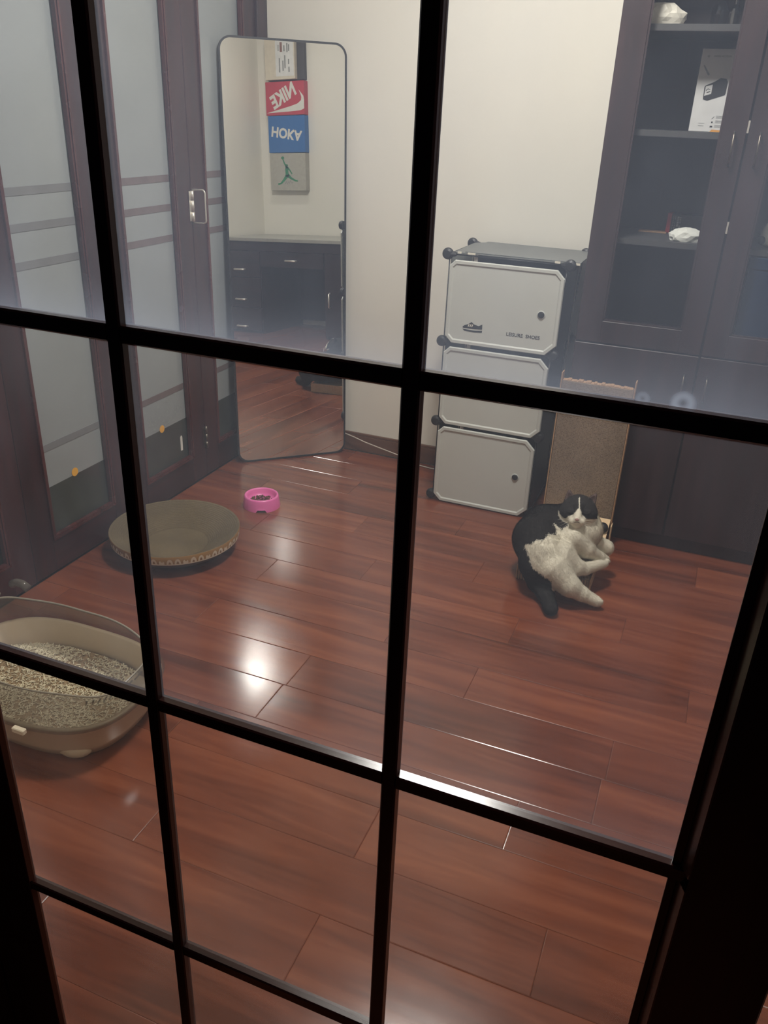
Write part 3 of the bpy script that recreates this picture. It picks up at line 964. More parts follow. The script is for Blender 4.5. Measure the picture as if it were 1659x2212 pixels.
# top sheet in two overlapping pieces
bm = bmesh.new()
prism(bm, [(CX0 + 0.016, CY0 + 0.004), (CX0 + 0.05, CY0 - 0.002), (CX1 + 0.02, CY0 - 0.002), (CX1 + 0.05, CY0 + 0.03), (CX1 + 0.05, CY1 - 0.01), (CX1 - 0.03, CY1 + 0.006), (CX0 + 0.06, CY1 + 0.006), (CX0 + 0.012, CY1 - 0.04)], 0.003, Matrix.Translation((0, 0, CZ[3] + 0.017)))
fin(bm, 'top_panel', 'grey_sheet', sc_)
box('top_panel', 'grey_sheet', CX0 + 0.055, CX1 + 0.052, CY0 + 0.012, CY1 - 0.0, CZ[3] + 0.0205, CZ[3] + 0.0235, sc_, bev=0.001)
for (x0_, x1_) in ((CX0 + 0.03, CX0 + 0.045), (CX0 + 0.07, CX0 + 0.10), (CX1 - 0.04, CX1 - 0.02), (CX1 + 0.025, CX1 + 0.052)):
    box('edge_clip', 'white_edge', x0_, x1_, CY0 - 0.003, CY0 + 0.001, CZ[3] + 0.0155, CZ[3] + 0.0225, sc_)

def cab_door(z0, z1, tl, tr, br, bl, knob, xr):
    """white sheet door with cut corners and a folded raised rim"""
    x0, x1 = CX0 + 0.006, xr
    def outline(i):
        return [(x0 + tl + i * 0.4, z1 - i), (x0 + i, z1 - tl - i * 0.4), (x0 + i, z0 + bl + i * 0.4), (x0 + bl + i * 0.4, z0 + i),
                (x1 - br - i * 0.4, z0 + i), (x1 - i, z0 + br + i * 0.4), (x1 - i, z1 - tr - i * 0.4), (x1 - tr - i * 0.4, z1 - i)]
    yf = CY0 - 0.014
    bm = bmesh.new()
    lv = [(0.0, 0.0), (0.003, -0.005), (0.013, -0.005), (0.018, -0.001)]
    rings = []
    sh = lambda x, z: 0.0
    for i, dy in lv:
        rings.append([bm.verts.new((x, yf + dy, z)) for x, z in outline(i)])
    back = [bm.verts.new((x, yf + 0.003, z)) for x, z in outline(0.0)]
    n = 8
    for a, b in zip([back] + rings, rings):
        for k in range(n):
            bm.faces.new((a[k], a[(k + 1) % n], b[(k + 1) % n], b[k]))
    bm.faces.new(rings[-1])
    bm.faces.new(back[::-1])
    d = fin(bm, 'door', 'white_sheet', sc_)
    if knob:
        bm = bmesh.new()
        lathe(bm, [(0.0005, 0.0), (0.0125, 0.0), (0.0125, 0.003), (0.010, 0.006), (0.0005, 0.007)], 24)
        fin(bm, 'knob', 'print_black', d, (knob[0], yf - 0.0015, knob[1]), (PI / 2, 0, 0))
        bm = bmesh.new()
        lathe(bm, [(0.0127, 0.0), (0.0155, 0.0015), (0.0127, 0.003)], 24)
        fin(bm, 'knob_ring', 'white_sheet', d, (knob[0], yf - 0.0015, knob[1]), (PI / 2, 0, 0))
    return d, yf - 0.0012
d1, yf = cab_door(0.690, 1.006, 0.022, 0.03, 0.04, 0.028, (-0.586, 0.840), -0.515)
d2_, _ = cab_door(0.352, 0.674, 0.024, 0.034, 0.034, 0.028, (-0.600, 0.512), -0.534)
d3, _ = cab_door(0.004, 0.340, 0.024, 0.036, 0.036, 0.03, (-0.612, 0.175), -0.546)
text('lettering', 'LEISURE  SHOES', 0.0185, 'print_black', d1, FRONT(-0.646, yf - 0.0002, 0.752), offset=0.0003)
def shoe_icon(parent, cx, cz, s):
    Fm = FRONT(cx, yf - 0.0002, cz)
    bm = bmesh.new()
    P = lambda pts: [(x * s, y * s) for x, y in pts]
    prism(bm, P([(-0.5, 0.02), (-0.42, 0.10), (-0.22, 0.18), (-0.06, 0.30), (0.06, 0.20), (0.30, 0.14), (0.48, 0.24), (0.49, 0.0), (0.1, -0.03), (-0.48, -0.02)]), 0.0003, Fm)
    prism(bm, P([(-0.5, -0.06), (-0.45, -0.08), (0.1, -0.10), (0.49, -0.06), (0.49, -0.16), (0.1, -0.19), (-0.4, -0.16)]), 0.0003, Fm)
    o = fin(bm, 'shoe_print', 'print_black', parent)
    bm = bmesh.new()
    for x in (-0.24, -0.15, -0.06):
        prism(bm, P([(x, 0.06), (x + 0.05, 0.06), (x + 0.09, 0.19), (x + 0.04, 0.18)]), 0.0003, FRONT(cx, yf - 0.0006, cz))
    fin(bm, 'lace_print', 'white_edge', o)
shoe_icon(d1, -0.846, 0.757, 0.080)
tag(sc_, 'three-tier white and black plastic shoe cabinet against the back wall', 'cabinet')

# ------------------------------------------------------------------ standing mirror
MA, MB_ = Vector((-1.897, 3.060, 0.0)), Vector((-1.527, 3.403, 0.0))
u = (MB_ - MA).normalized()
lean = math.radians(2.6)
n0 = Vector((u.y, -u.x, 0))
nrm = (n0 * math.cos(lean) + Vector((0, 0, math.sin(lean)))).normalized()
vv = nrm.cross(u).normalized()
mir = empty('standing_mirror')
org = MA + u * 0.0005 + nrm * 0.004
mir.matrix_world = Matrix(((u.x, vv.x, nrm.x, org.x), (u.y, vv.y, nrm.y, org.y), (u.z, vv.z, nrm.z, org.z + 0.002), (0, 0, 0, 1)))
MW, MH, MR = 0.513, 1.738, 0.05
def rrect(x0, y0, x1, y1, r, seg=8):
    pts = []
    for cx, cy, a in ((x1 - r, y1 - r, 0), (x0 + r, y1 - r, PI / 2), (x0 + r, y0 + r, PI), (x1 - r, y0 + r, 1.5 * PI)):
        pts += [(cx + r * math.cos(a + PI / 2 * k / seg), cy + r * math.sin(a + PI / 2 * k / seg)) for k in range(seg + 1)]
    return pts
out = rrect(-0.008, 0, MW, MH, MR)
inn = rrect(-0.008 + 0.0075, 0.0075, MW - 0.0075, MH - 0.0075, MR - 0.0075)
bm = bmesh.new()
A_ = [bm.verts.new((x, y, -0.010)) for x, y in out]
B_ = [bm.verts.new((x, y, 0.001)) for x, y in out]
C_ = [bm.verts.new((x, y, 0.001)) for x, y in inn]
D_ = [bm.verts.new((x, y, -0.003)) for x, y in inn]
n = len(out)
for a, b in ((A_, B_), (B_, C_), (C_, D_)):
    for k in range(n):
        bm.faces.new((a[k], a[(k + 1) % n], b[(k + 1) % n], b[k]))
bm.faces.new(A_[::-1])
fin(bm, 'frame', 'black', mir)
bm = bmesh.new()
bm.faces.new([bm.verts.new((x, y, -0.001)) for x, y in inn])
me = bpy.data.meshes.new('mirror_glass'); bm.to_mesh(me); bm.free()
link_mesh('mirror_glass', me, 'mirror', mir)
tag(mir, 'tall mirror with a thin black rounded frame leaning in the corner', 'mirror')

# ------------------------------------------------------------------ cable along the baseboard
pts = [(-1.60, 3.436, 0.098), (-1.536, 3.432, 0.089), (-1.48, 3.43, 0.077), (-1.423, 3.428, 0.062), (-1.34, 3.427, 0.046), (-1.254, 3.425, 0.03), (-1.20, 3.42, 0.015), (-1.146, 3.41, 0.005), (-1.076, 3.40, 0.004), (-0.98, 3.40, 0.004), (-0.93, 3.42, 0.004)]
tag(tube('power_cable', 'cable', pts, 0.003, None, 6), 'thin white cable drooping along the baseboard behind the mirror', 'cable')

# ------------------------------------------------------------------ L-shaped cat scratcher
ss = empty('cat_scratcher', (0, 0, 0))
BX0, BX1 = -0.468, -0.196
tb = empty('upright_board', (0, 3.03, 0.045), (math.radians(-1.2), 0, 0)); tb.parent = ss
def card_board(nm, mat, x0, x1, y0, y1, z0, z1, par):
    return box(nm, mat, x0, x1, y0, y1, z0, z1, par, bev=0.0015)
card_board('corrugated_core', 'card', BX0 + 0.006, BX1 - 0.006, -0.045, -0.012, 0.0, 0.585, tb)
for x in (BX0 + 0.001, BX1 - 0.0055):
    card_board('side_strip', 'card_side', x, x + 0.0045, -0.050, -0.010, -0.03, 0.616, tb)
bm = bmesh.new()
rr = random.Random(4)
x = BX0 + 0.007
while x < BX1 - 0.012:
    wdt = rr.uniform(0.004, 0.012)
    abox(bm, x, x + wdt, -0.044, -0.014, 0.585, 0.585 + rr.uniform(0.001, 0.007))
    x += wdt + 0.0006
fin(bm, 'torn_edge', 'card_side', tb)
# horizontal board
hb = empty('floor_board', (0, 0, 0)); hb.parent = ss
card_board('corrugated_core', 'card_top', BX0 + 0.006, BX1 - 0.014, 2.585, 2.985, 0.001, 0.052, hb)
for x in (BX0 + 0.001, BX1 - 0.0135):
    card_board('side_strip', 'card_side', x, x + 0.0045, 2.582, 2.985, 0.001, 0.056, hb)
bm = bmesh.new()
for k in range(26):
    xx = BX0 + 0.010 + k * (BX1 - BX0 - 0.03) / 26
    abox(bm, xx, xx + 0.0035, 2.581, 2.5855, 0.002, 0.054)
fin(bm, 'corrugation', 'card_side', hb)
# pale wooden joint plate with ball
bm = bmesh.new()
for xa_, xb_ in ((BX0 + 0.012, BX1 - 0.0065),):
    pr_ = [(2.982, 0.118), (2.982, 0.106), (2.84, 0.0535), (2.82, 0.0535), (2.82, 0.058)]
    e0 = [bm.verts.new((xa_, y, z)) for y, z in pr_]
    e1 = [bm.verts.new((xb_, y, z)) for y, z in pr_]
    for k in range(5):
        bm.faces.new((e0[k], e0[(k + 1) % 5], e1[(k + 1) % 5], e1[k]))
    bm.faces.new(e0[::-1]); bm.faces.new(e1)
fin(bm, 'joint_plate', 'pale_wood', ss)
box('edge_block', 'pale_wood', BX1 - 0.0005, BX1 + 0.0035, 2.955, 3.0, 0.025, 0.10, ss, bev=0.0008)
bm = bmesh.new()
bmesh.ops.create_uvsphere(bm, u_segments=20, v_segments=14, radius=0.021)
fin(bm, 'toy_ball', 'black', ss, (-0.222, 2.915, 0.109), smooth=True)
tag(ss, 'L-shaped corrugated cardboard cat scratcher leaning on the bookcase', 'cat scratcher')

# ------------------------------------------------------------------ round scratching dish
ds = empty('scratching_dish', (-1.682, 2.245, 0.0))
RR = 0.236
bm = bmesh.new()
lathe(bm, [(0.0005, 0.022), (0.112, 0.022), (0.122, 0.025), (0.16, 0.046), (0.195, 0.067), (RR - 0.012, 0.085), (RR - 0.001, 0.0885)], 96)
fin(bm, 'corrugated_bowl', 'dish', ds, smooth=True)
bm = bmesh.new()
lathe(bm, [(RR - 0.001, 0.0885), (RR, 0.087), (RR - 0.004, 0.056)], 96)
fin(bm, 'printed_band', 'dish_band', ds, smooth=True)
bm = bmesh.new()
lathe(bm, [(RR - 0.004, 0.056), (RR - 0.03, 0.03), (0.165, 0.008), (0.15, 0.001), (0.0005, 0.001)], 96)
fin(bm, 'underside', 'dish_under', ds, smooth=True)
bm = bmesh.new()
NB = 54
for k in range(NB):
    a0 = 2 * PI * k / NB
    kind = k % 3
    arc = 7
    def pt(du, dz):
        a = a0 + du / RR
        r = RR - 0.004 * (0.087 - (0.058 + dz)) / 0.031 + 0.0009
        return (r * math.cos(a), r * math.sin(a), 0.058 + dz)
    if kind in (0, 1):
        o_ = [(0.0115 * math.cos(PI * i / arc), 0.023 * math.sin(PI * i / arc)) for i in range(arc + 1)]
        i_ = [(0.0045 * math.cos(PI * i / arc), 0.0115 * math.sin(PI * i / arc) + (0.002 if kind else 0)) for i in range(arc + 1)]
        ov = [bm.verts.new(pt(*p)) for p in o_]
        iv = [bm.verts.new(pt(*p)) for p in i_]
        for i in range(arc):
            bm.faces.new((ov[i], ov[i + 1], iv[i + 1], iv[i]))
    else:
        pp = [(-0.009, 0), (-0.009, 0.012), (-0.0045, 0.0175), (-0.002, 0.012), (0.003, 0.010), (0.005, 0.016), (0.009, 0.011), (0.009, 0)]
        bm.faces.new([bm.verts.new(pt(*p)) for p in pp])
lathe(bm, [(RR - 0.0024, 0.0600), (RR - 0.0033, 0.0555)], 96)
fin(bm, 'printed_pattern', 'print_pale', ds)
tag(ds, 'round brown cardboard scratching dish with patterned rim on the floor', 'cat scratcher')

# ------------------------------------------------------------------ pink food bowl
pb = empty('food_bowl', (-1.583, 2.708, 0.0), (0, 0, 0))
bm = bmesh.new()
seg = 64
prof = [(0.050, 0.020), (0.052, 0.020), (0.058, 0.034), (0.0605, 0.046), (0.064, 0.051), (0.069, 0.050), (0.0715, 0.044), (0.0745, 0.022), (0.0765, 0.012), (0.077, 0.0)]
rings = []
cut = math.radians(-62)
for j, (r, z) in enumerate(prof):
    ring = []
    for k in range(seg):
        a = 2 * PI * k / seg
        zz = z
        if j == len(prof) - 1:
            for c in (cut, cut + PI):
                da = (a - c + PI) % (2 * PI) - PI
                if abs(da) < 0.21:
                    zz = 0.0115
        ring.append(bm.verts.new((r * math.cos(a), r * math.sin(a), zz)))
    rings.append(ring)
for a, b in zip(rings, rings[1:]):
    for k in range(seg):
        bm.faces.new((a[k], a[(k + 1) % seg], b[(k + 1) % seg], b[k]))
bm.faces.new(rings[0][::-1])
o = fin(bm, 'bowl', 'pink', pb, smooth=True)
bm = bmesh.new()
lathe(bm, [(0.0738, 0.0125), (0.0725, 0.022), (0.0695, 0.042)], 64)
fin(bm, 'inner_skirt', 'pink', pb, smooth=True)
tag(pb, 'small pink plastic pet bowl with brown kibble on the floor', 'bowl')
bm = bmesh.new()
rr = random.Random(12)
for k in range(120):
    a, r = rr.uniform(0, 2 * PI), 0.047 * math.sqrt(rr.random())
    z = 0.0225 + 0.012 * (1 - (r / 0.05) ** 2) * rr.random()
    m = Matrix.Translation((r * math.cos(a), r * math.sin(a), z)) @ Matrix.Rotation(rr.uniform(0, PI), 4, Vector((rr.gauss(0, 1), rr.gauss(0, 1), rr.gauss(0, 1))).normalized()) @ Matrix.Diagonal((1, 1, 0.6, 1))
    bmesh.ops.create_icosphere(bm, subdivisions=1, radius=rr.uniform(0.004, 0.0055), matrix=m)
tag(fin(bm, 'kibble', 'kibble', None, (-1.583, 2.708, 0.0)), 'brown dry kibble heaped in the pink bowl', 'pet food', kind='stuff')

# ------------------------------------------------------------------ litter box
LBX, LBY = -1.455, 1.350
lb = empty('litter_box', (LBX, LBY, 0.0))
def sup(a, b, t, e=2.9):
    c, s = math.cos(t), math.sin(t)
    return (a * math.copysign(abs(c) ** (2 / e), c), b * math.copysign(abs(s) ** (2 / e), s))
NS = 96
def sring(bm, a, b, z, e=2.9, zf=None):
    out = []
    for k in range(NS):
        t = 2 * PI * k / NS
        x, y = sup(a, b, t, e)
        out.append(bm.verts.new((x, y, zf(t) if zf else z)))
    return out
def skin(bm, rings):
    for a, b in zip(rings, rings[1:]):
        for k in range(NS):
            bm.faces.new((a[k], a[(k + 1) % NS], b[(k + 1) % NS], b[k]))
bm = bmesh.new()
R_ = [sring(bm, 0.20, 0.125, 0.012), sring(bm, 0.245, 0.160, 0.014), sring(bm, 0.268, 0.182, 0.05), sring(bm, 0.282, 0.194, 0.122), sring(bm, 0.294, 0.206, 0.124), sring(bm, 0.296, 0.207, 0.118), sring(bm, 0.289, 0.200, 0.112), sring(bm, 0.276, 0.188, 0.048), sring(bm, 0.255, 0.168, 0.010), sring(bm, 0.235, 0.15, 0.006)]
skin(bm, R_)
bm.faces.new(R_[0]); bm.faces.new(R_[-1][::-1])
fin(bm, 'basin', 'litter_base', lb, smooth=True)
for (x, y) in ((0.175, -0.125), (-0.175, -0.125), (0.175, 0.125), (-0.175, 0.125)):
    bm = bmesh.new()
    bmesh.ops.create_uvsphere(bm, u_segments=18, v_segments=10, radius=1.0)
    for v in bm.verts:
        v.co = Vector((v.co.x * 0.055, v.co.y * 0.038, v.co.z * 0.03))
    fin(bm, 'foot', 'litter_base', lb, (x, y, 0.0305), smooth=True)
def ztop(t):
    c, s = math.cos(t), math.sin(t)
    back = max(0.0, s)
    left = max(0.0, -c)
    return 0.195 + 0.03 * back * (0.5 + 0.9 * left) - 0.006 * max(0.0, -s) + 0.006 * math.sin(5 * t + 0.6)
bm = bmesh.new()
zc = lambda f: (lambda t: 0.125 + (ztop(t) - 0.125) * f)
C1 = sring(bm, 0.300, 0.211, 0.116)
C2 = sring(bm, 0.302, 0.213, 0.126)
C3 = sring(bm, 0.296, 0.196, 0, zf=zc(0.35))
C4 = sring(bm, 0.290, 0.172, 0, zf=zc(0.75))
C5 = sring(bm, 0.287, 0.158, 0, zf=zc(0.98))
C6 = sring(bm, 0.283, 0.153, 0, zf=zc(1.0))
C7 = sring(bm, 0.280, 0.151, 0, zf=zc(0.97))
skin(bm, [C1, C2, C3, C4, C5, C6, C7])
fin(bm, 'collar', 'litter_collar', lb, smooth=True)
bm = bmesh.new()
pts = []
for k in range(NS + 1):
    t = 2 * PI * k / NS
    x, y = sup(0.284, 0.1535, t)
    pts.append((x, y, zc(1.0)(t)))
atube(bm, pts, 0.0028, 6, cap=False)
fin(bm, 'collar_edge', 'collar_edge', lb, smooth=True)
# raised grip ribs on the right of the collar
for k in range(9):
    t = math.radians(-40 + k * 5.5)
    x, y = sup(0.262, 0.150, t)
    x2, y2 = sup(0.285, 0.170, t)
    tube('grip_rib', 'litter_collar', [(x2, y2, 0.185), (x, y, 0.155)], 0.0022, lb, 6)
tube('collar_bump', 'litter_collar', [(-0.27 + 0.02 * k, 0.168, 0.225 + 0.012 * math.sin(PI * k / 3)) for k in range(4)], 0.012, lb, 10)
box('latch', 'print_pale', 0.102 - 0.018, 0.102 + 0.018, -0.2235, -0.2095, 0.112, 0.126, lb, bev=0.002)
tag(lb, 'cream litter box with a smoky clear plastic collar by the left doors', 'litter box')

# litter bed
bm = bmesh.new()
def bedz(x, y):
    return 0.052 + 0.045 * math.exp(-((x + 0.16) ** 2 / 0.012 + (y - 0.05) ** 2 / 0.006)) + 0.012 * math.sin(9 * x + 1) * math.sin(13 * y) - 0.012 * max(0, x / 0.25)
GX, GY = 40, 28
grid = {}
for i in range(GX + 1):
    for j in range(GY + 1):
        uu, wv = -1 + 2 * i / GX, -1 + 2 * j / GY
        sx_, sy_ = uu * math.sqrt(1 - wv * wv / 2) , wv * math.sqrt(1 - uu * uu / 2)
        rr_ = math.hypot(sx_, sy_)
        t = math.atan2(sy_, sx_)
        X_, Y_ = sup(0.258, 0.172, t)
        px, py = X_ * rr_, Y_ * rr_
        grid[i, j] = bm.verts.new((px, py, bedz(px, py)))
for i in range(GX):
    for j in range(GY):
        bm.faces.new((grid[i, j], grid[i + 1, j], grid[i + 1, j + 1], grid[i, j + 1]))
bed = fin(bm, 'cat_litter', 'litter_dirt', None, (LBX, LBY, 0.0), smooth=True)
NP = 5200
V, Fc = [], []
rr = np.random.default_rng(5)
for k in range(NP):
    t, r = rr.uniform(0, 2 * PI), math.sqrt(rr.random())
    X_, Y_ = sup(0.256, 0.170, t)
    x, y = X_ * r, Y_ * r
    z = bedz(x, y) + rr.uniform(0.0, 0.0035)
    a = rr.uniform(0, PI)
    L = rr.uniform(0.003, 0.0065)
    d = Vector((math.cos(a), math.sin(a), rr.uniform(-0.5, 0.5))).normalized() * L
    s = Vector((-math.sin(a), math.cos(a), 0)) * 0.0013
    h = Vector((0, 0, 0.0015))
    c = Vector((x, y, z))
    b = len(V)
    for e in (-1, 1):
        for q in (s, h, -s, -h):
            V.append(tuple(c + d * e + q))
    for q in range(4):
        Fc.append((b + q, b + (q + 1) % 4, b + 4 + (q + 1) % 4, b + 4 + q))
    Fc.append((b + 3, b + 2, b + 1, b)); Fc.append((b + 4, b + 5, b + 6, b + 7))
me = bpy.data.meshes.new('pellets')
me.from_pydata(V, [], Fc)
pel = link_mesh('pellets', me, 'litter', bed)
pel['kind'] = 'stuff'
tag(bed, 'pale pellet litter heaped in the litter box', 'cat litter', kind='stuff')
# white scoop hung on the collar at the left
scp = empty('litter_scoop', (LBX - 0.300, LBY + 0.10, 0.205), (0, 0.3, 0.6))
bm = bmesh.new()
ro, ri = rrect(-0.03, -0.05, 0.03, 0.05, 0.025, 6), rrect(-0.022, -0.042, 0.022, 0.042, 0.018, 6)
lo = [[bm.verts.new((x, y, z)) for x, y in p] for p, z in ((ro, 0), (ro, 0.006), (ri, 0.006), (ri, 0))]
for a, b in ((0, 1), (1, 2), (2, 3), (3, 0)):
    for k in range(len(ro)):
        bm.faces.new((lo[a][k], lo[a][(k + 1) % len(ro)], lo[b][(k + 1) % len(ro)], lo[b][k]))
fin(bm, 'rim', 'white_edge', scp)
for y in (-0.025, 0.0, 0.025):
    box('slat', 'white_edge', -0.023, 0.023, y - 0.004, y + 0.004, 0.001, 0.005, scp)
tag(scp, 'white slotted litter scoop resting on the litter box collar', 'scoop')

# ------------------------------------------------------------------ desk by the right wall (seen in the mirror)
dk = empty('desk', (1.30, 0.0, 0.0))
DZ = 0.815
y0d, y1d = 0.63, 1.90
box('desk_top', 'desk_top', -0.02, 0.69, y0d, y1d + 0.02, DZ - 0.028, DZ, dk, bev=0.002)
box('side_panel', 'desk', 0.02, 0.68, y0d, y0d + 0.02, 0.0, DZ - 0.029, dk)
box('side_panel', 'desk', 0.02, 0.68, 1.005, 1.025, 0.0, DZ - 0.029, dk)
box('side_panel', 'desk', 0.02, 0.68, 1.665, 1.685, 0.0, DZ - 0.029, dk)
box('side_panel', 'desk', 0.02, 0.68, y1d - 0.02, y1d, 0.0, DZ - 0.029, dk)
box('back_panel', 'desk', 0.66, 0.68, y0d + 0.02, y1d - 0.02, 0.05, DZ - 0.029, dk)
box('apron', 'desk', 0.0, 0.018, y0d, y1d, DZ - 0.105, DZ - 0.029, dk)
def dhandle(par, y, z, vert=False):
    if vert:
        pts = [(0.0, y, z - 0.06), (-0.022, y, z - 0.055), (-0.022, y, z + 0.055), (0.0, y, z + 0.06)]
    else:
        pts = [(0.0, y - 0.052, z), (-0.022, y - 0.048, z), (-0.022, y + 0.048, z), (0.0, y + 0.052, z)]
    tube('handle', 'metal', pts, 0.0085, par, 8)
for zc_, za, zb in ((0.55, 0.485, 0.705), (0.295, 0.225, 0.48), (0.06, 0.025, 0.22)):
    dr = box('drawer', 'desk', 0.0, 0.02, y0d + 0.004, 1.02, za, zb, dk, bev=0.002)
    dhandle(dr, 0.815, zc_)
dr = box('drawer', 'desk', 0.0, 0.02, 1.03, 1.66, 0.58, 0.705, dk, bev=0.002)
dhandle(dr, 1.345, 0.638)
dr = box('door', 'desk', 0.0, 0.02, 1.67, y1d - 0.002, 0.025, 0.705, dk, bev=0.002)
dhandle(dr, 1.72, 0.33, True)
tag(dk, 'dark wood pedestal desk with pale top, reflected in the mirror', 'desk')

# ------------------------------------------------------------------ shoe boxes fixed on the right wall (seen in the mirror)
BXF = 1.90
def shoebox(name, y0, y1, z0, z1, mat, label, depth=0.07):
    o = empty(name, (XR, (y0 + y1) / 2, z0))
    box('carton', mat, -depth, -0.001, y0 - (y0 + y1) / 2, y1 - (y0 + y1) / 2, 0.002, z1 - z0 - 0.002, o, bev=0.003)
    tag(o, label, 'shoe box', 'shoe boxes on the wall opposite the mirror')
    return o
yc = 0.945
nk = shoebox('shoe_box', 0.735, 1.13, 1.815, 2.085, 'nike_red', 'red shoe box with white lettering, second from top in the mirror')
w_, h_ = 0.40, 0.263
Wf = WEST(-0.0704, 0, 0)     # local x runs towards -Y (as one reads it facing the wall)
text('lettering', 'NIKE', 0.150, 'white_paper', nk, Wf @ Matrix.Translation((0.012, 0.152, 0)), sx=0.82, ang=math.radians(-27), shear=0.0, offset=0.006)
# tick mark: outline given in wall coordinates (toward +Y, up) and mirrored into reading direction
sw = [(0.145, 0.20), (0.175, 0.168), (0.192, 0.15), (0.198, 0.12), (0.198, 0.05), (0.16, 0.036), (0.05, 0.03), (-0.19, 0.022), (-0.05, 0.05), (0.06, 0.072), (0.13, 0.09), (0.168, 0.115), (0.172, 0.14), (0.163, 0.165)]
bm = bmesh.new(); prism(bm, [(-x, y) for x, y in sw], 0.0004, Wf); fin(bm, 'tick_print', 'white_paper', nk)
hk = shoebox('shoe_box', 0.75, 1.13, 1.512, 1.815, 'hoka_blue', 'blue shoe box with upside-down white lettering, third from top')
text('lettering', 'HOKA', 0.112, 'white_paper', hk, Wf @ Matrix.Translation((0.002, 0.16, 0)), sx=0.98, ang=math.radians(180 + 8), offset=0.004)
jd = shoebox('shoe_box', 0.755, 1.128, 1.195, 1.512, 'jordan_grey', 'grey shoe box with a green leaping figure, lowest in the mirror')
def pic(x, y):        # picture coordinates of the reflection (0..1 right, 0..1 down) -> wall reading frame
    return (-(x - 0.5) * 0.385, 0.317 * (1 - y))
def limb(bm, pts, wds):
    L, R2 = [], []
    for i, p in enumerate(pts):
        q0, q1 = pts[max(i - 1, 0)], pts[min(i + 1, len(pts) - 1)]
        d = Vector((q1[0] - q0[0], q1[1] - q0[1])).normalized()
        nn = Vector((-d.y, d.x)) * wds[i] / 2
        L.append(pic(p[0] + nn.x, p[1] + nn.y)); R2.append(pic(p[0] - nn.x, p[1] - nn.y))
    prism(bm, L + R2[::-1], 0.0004, Wf)
disc = lambda cx, cy, r: [pic(cx + r * math.cos(2 * PI * k / 14), cy + r * 0.9 * math.sin(2 * PI * k / 14)) for k in range(14)]
bm = bmesh.new()
prism(bm, disc(0.37, 0.13, 0.042), 0.0004, Wf)
prism(bm, disc(0.475, 0.325, 0.034), 0.0004, Wf)
limb(bm, [(0.37, 0.15), (0.41, 0.26), (0.46, 0.36), (0.475, 0.40)], [0.03, 0.034, 0.05, 0.06])
limb(bm, [(0.485, 0.37), (0.555, 0.45), (0.615, 0.555)], [0.05, 0.035, 0.03])
limb(bm, [(0.475, 0.34), (0.472, 0.42), (0.475, 0.52), (0.49, 0.62)], [0.04, 0.085, 0.08, 0.10])
limb(bm, [(0.48, 0.59), (0.40, 0.70), (0.31, 0.80), (0.225, 0.825)], [0.10, 0.065, 0.045, 0.04])
limb(bm, [(0.49, 0.58), (0.58, 0.66), (0.70, 0.725), (0.77, 0.74)], [0.10, 0.06, 0.045, 0.03])
fin(bm, 'figure_print', 'green', jd)
bm = bmesh.new()
sig = [(0.41, 0.72), (0.43, 0.82), (0.46, 0.74), (0.48, 0.83), (0.51, 0.75), (0.53, 0.81), (0.57, 0.72), (0.60, 0.80), (0.64, 0.76)]
for a, b in zip(sig, sig[1:]):
    p, q = Vector(pic(*a)), Vector(pic(*b))
    nn = Vector((-(q - p).y, (q - p).x)).normalized() * 0.0016
    prism(bm, [tuple(p - nn), tuple(q - nn), tuple(q + nn), tuple(p + nn)], 0.0003, Wf)
fin(bm, 'scribble_print', 'ink', jd)
tb_ = shoebox('shoe_box', 0.75, 1.125, 2.091, 2.42, 'dark_box', 'cream and dark shoe box with a paper label, topmost in the mirror', depth=0.04)
box('end_face', 'box_white', -0.085, -0.041, -0.186, 0.115, 0.006, 0.32, tb_, bev=0.002)
lw = WEST(-0.0854, 0, 0)
bm = bmesh.new(); prism(bm, [(-0.108, 0.03), (0.075, 0.03), (0.075, 0.305), (-0.108, 0.305)], 0.0004, lw); fin(bm, 'paper_label', 'label_white', tb_)
lw2 = WEST(-0.0859, 0, 0)
bm = bmesh.new(); prism(bm, [(0.005, 0.215), (0.028, 0.215), (0.028, 0.29), (0.005, 0.29)], 0.0003, lw2); fin(bm, 'label_block', 'ink_brown', tb_)
bm = bmesh.new()
for k in range(8):
    prism(bm, [(0.034, 0.225 + k * 0.006), (0.052, 0.225 + k * 0.006), (0.052, 0.228 + k * 0.006), (0.034, 0.228 + k * 0.006)], 0.0003, lw2)
for (x, a, b) in ((-0.015, 0.22, 0.265), (-0.045, 0.21, 0.28), (-0.062, 0.22, 0.27), (-0.06, 0.06, 0.10), (-0.058, 0.12, 0.16), (-0.02, 0.09, 0.19), (0.0, 0.07, 0.15), (0.035, 0.06, 0.17)):
    prism(bm, [(x - 0.006, a), (x + 0.006, a), (x + 0.006, b), (x - 0.006, b)], 0.0003, lw2)
fin(bm, 'label_print', 'ink', tb_)

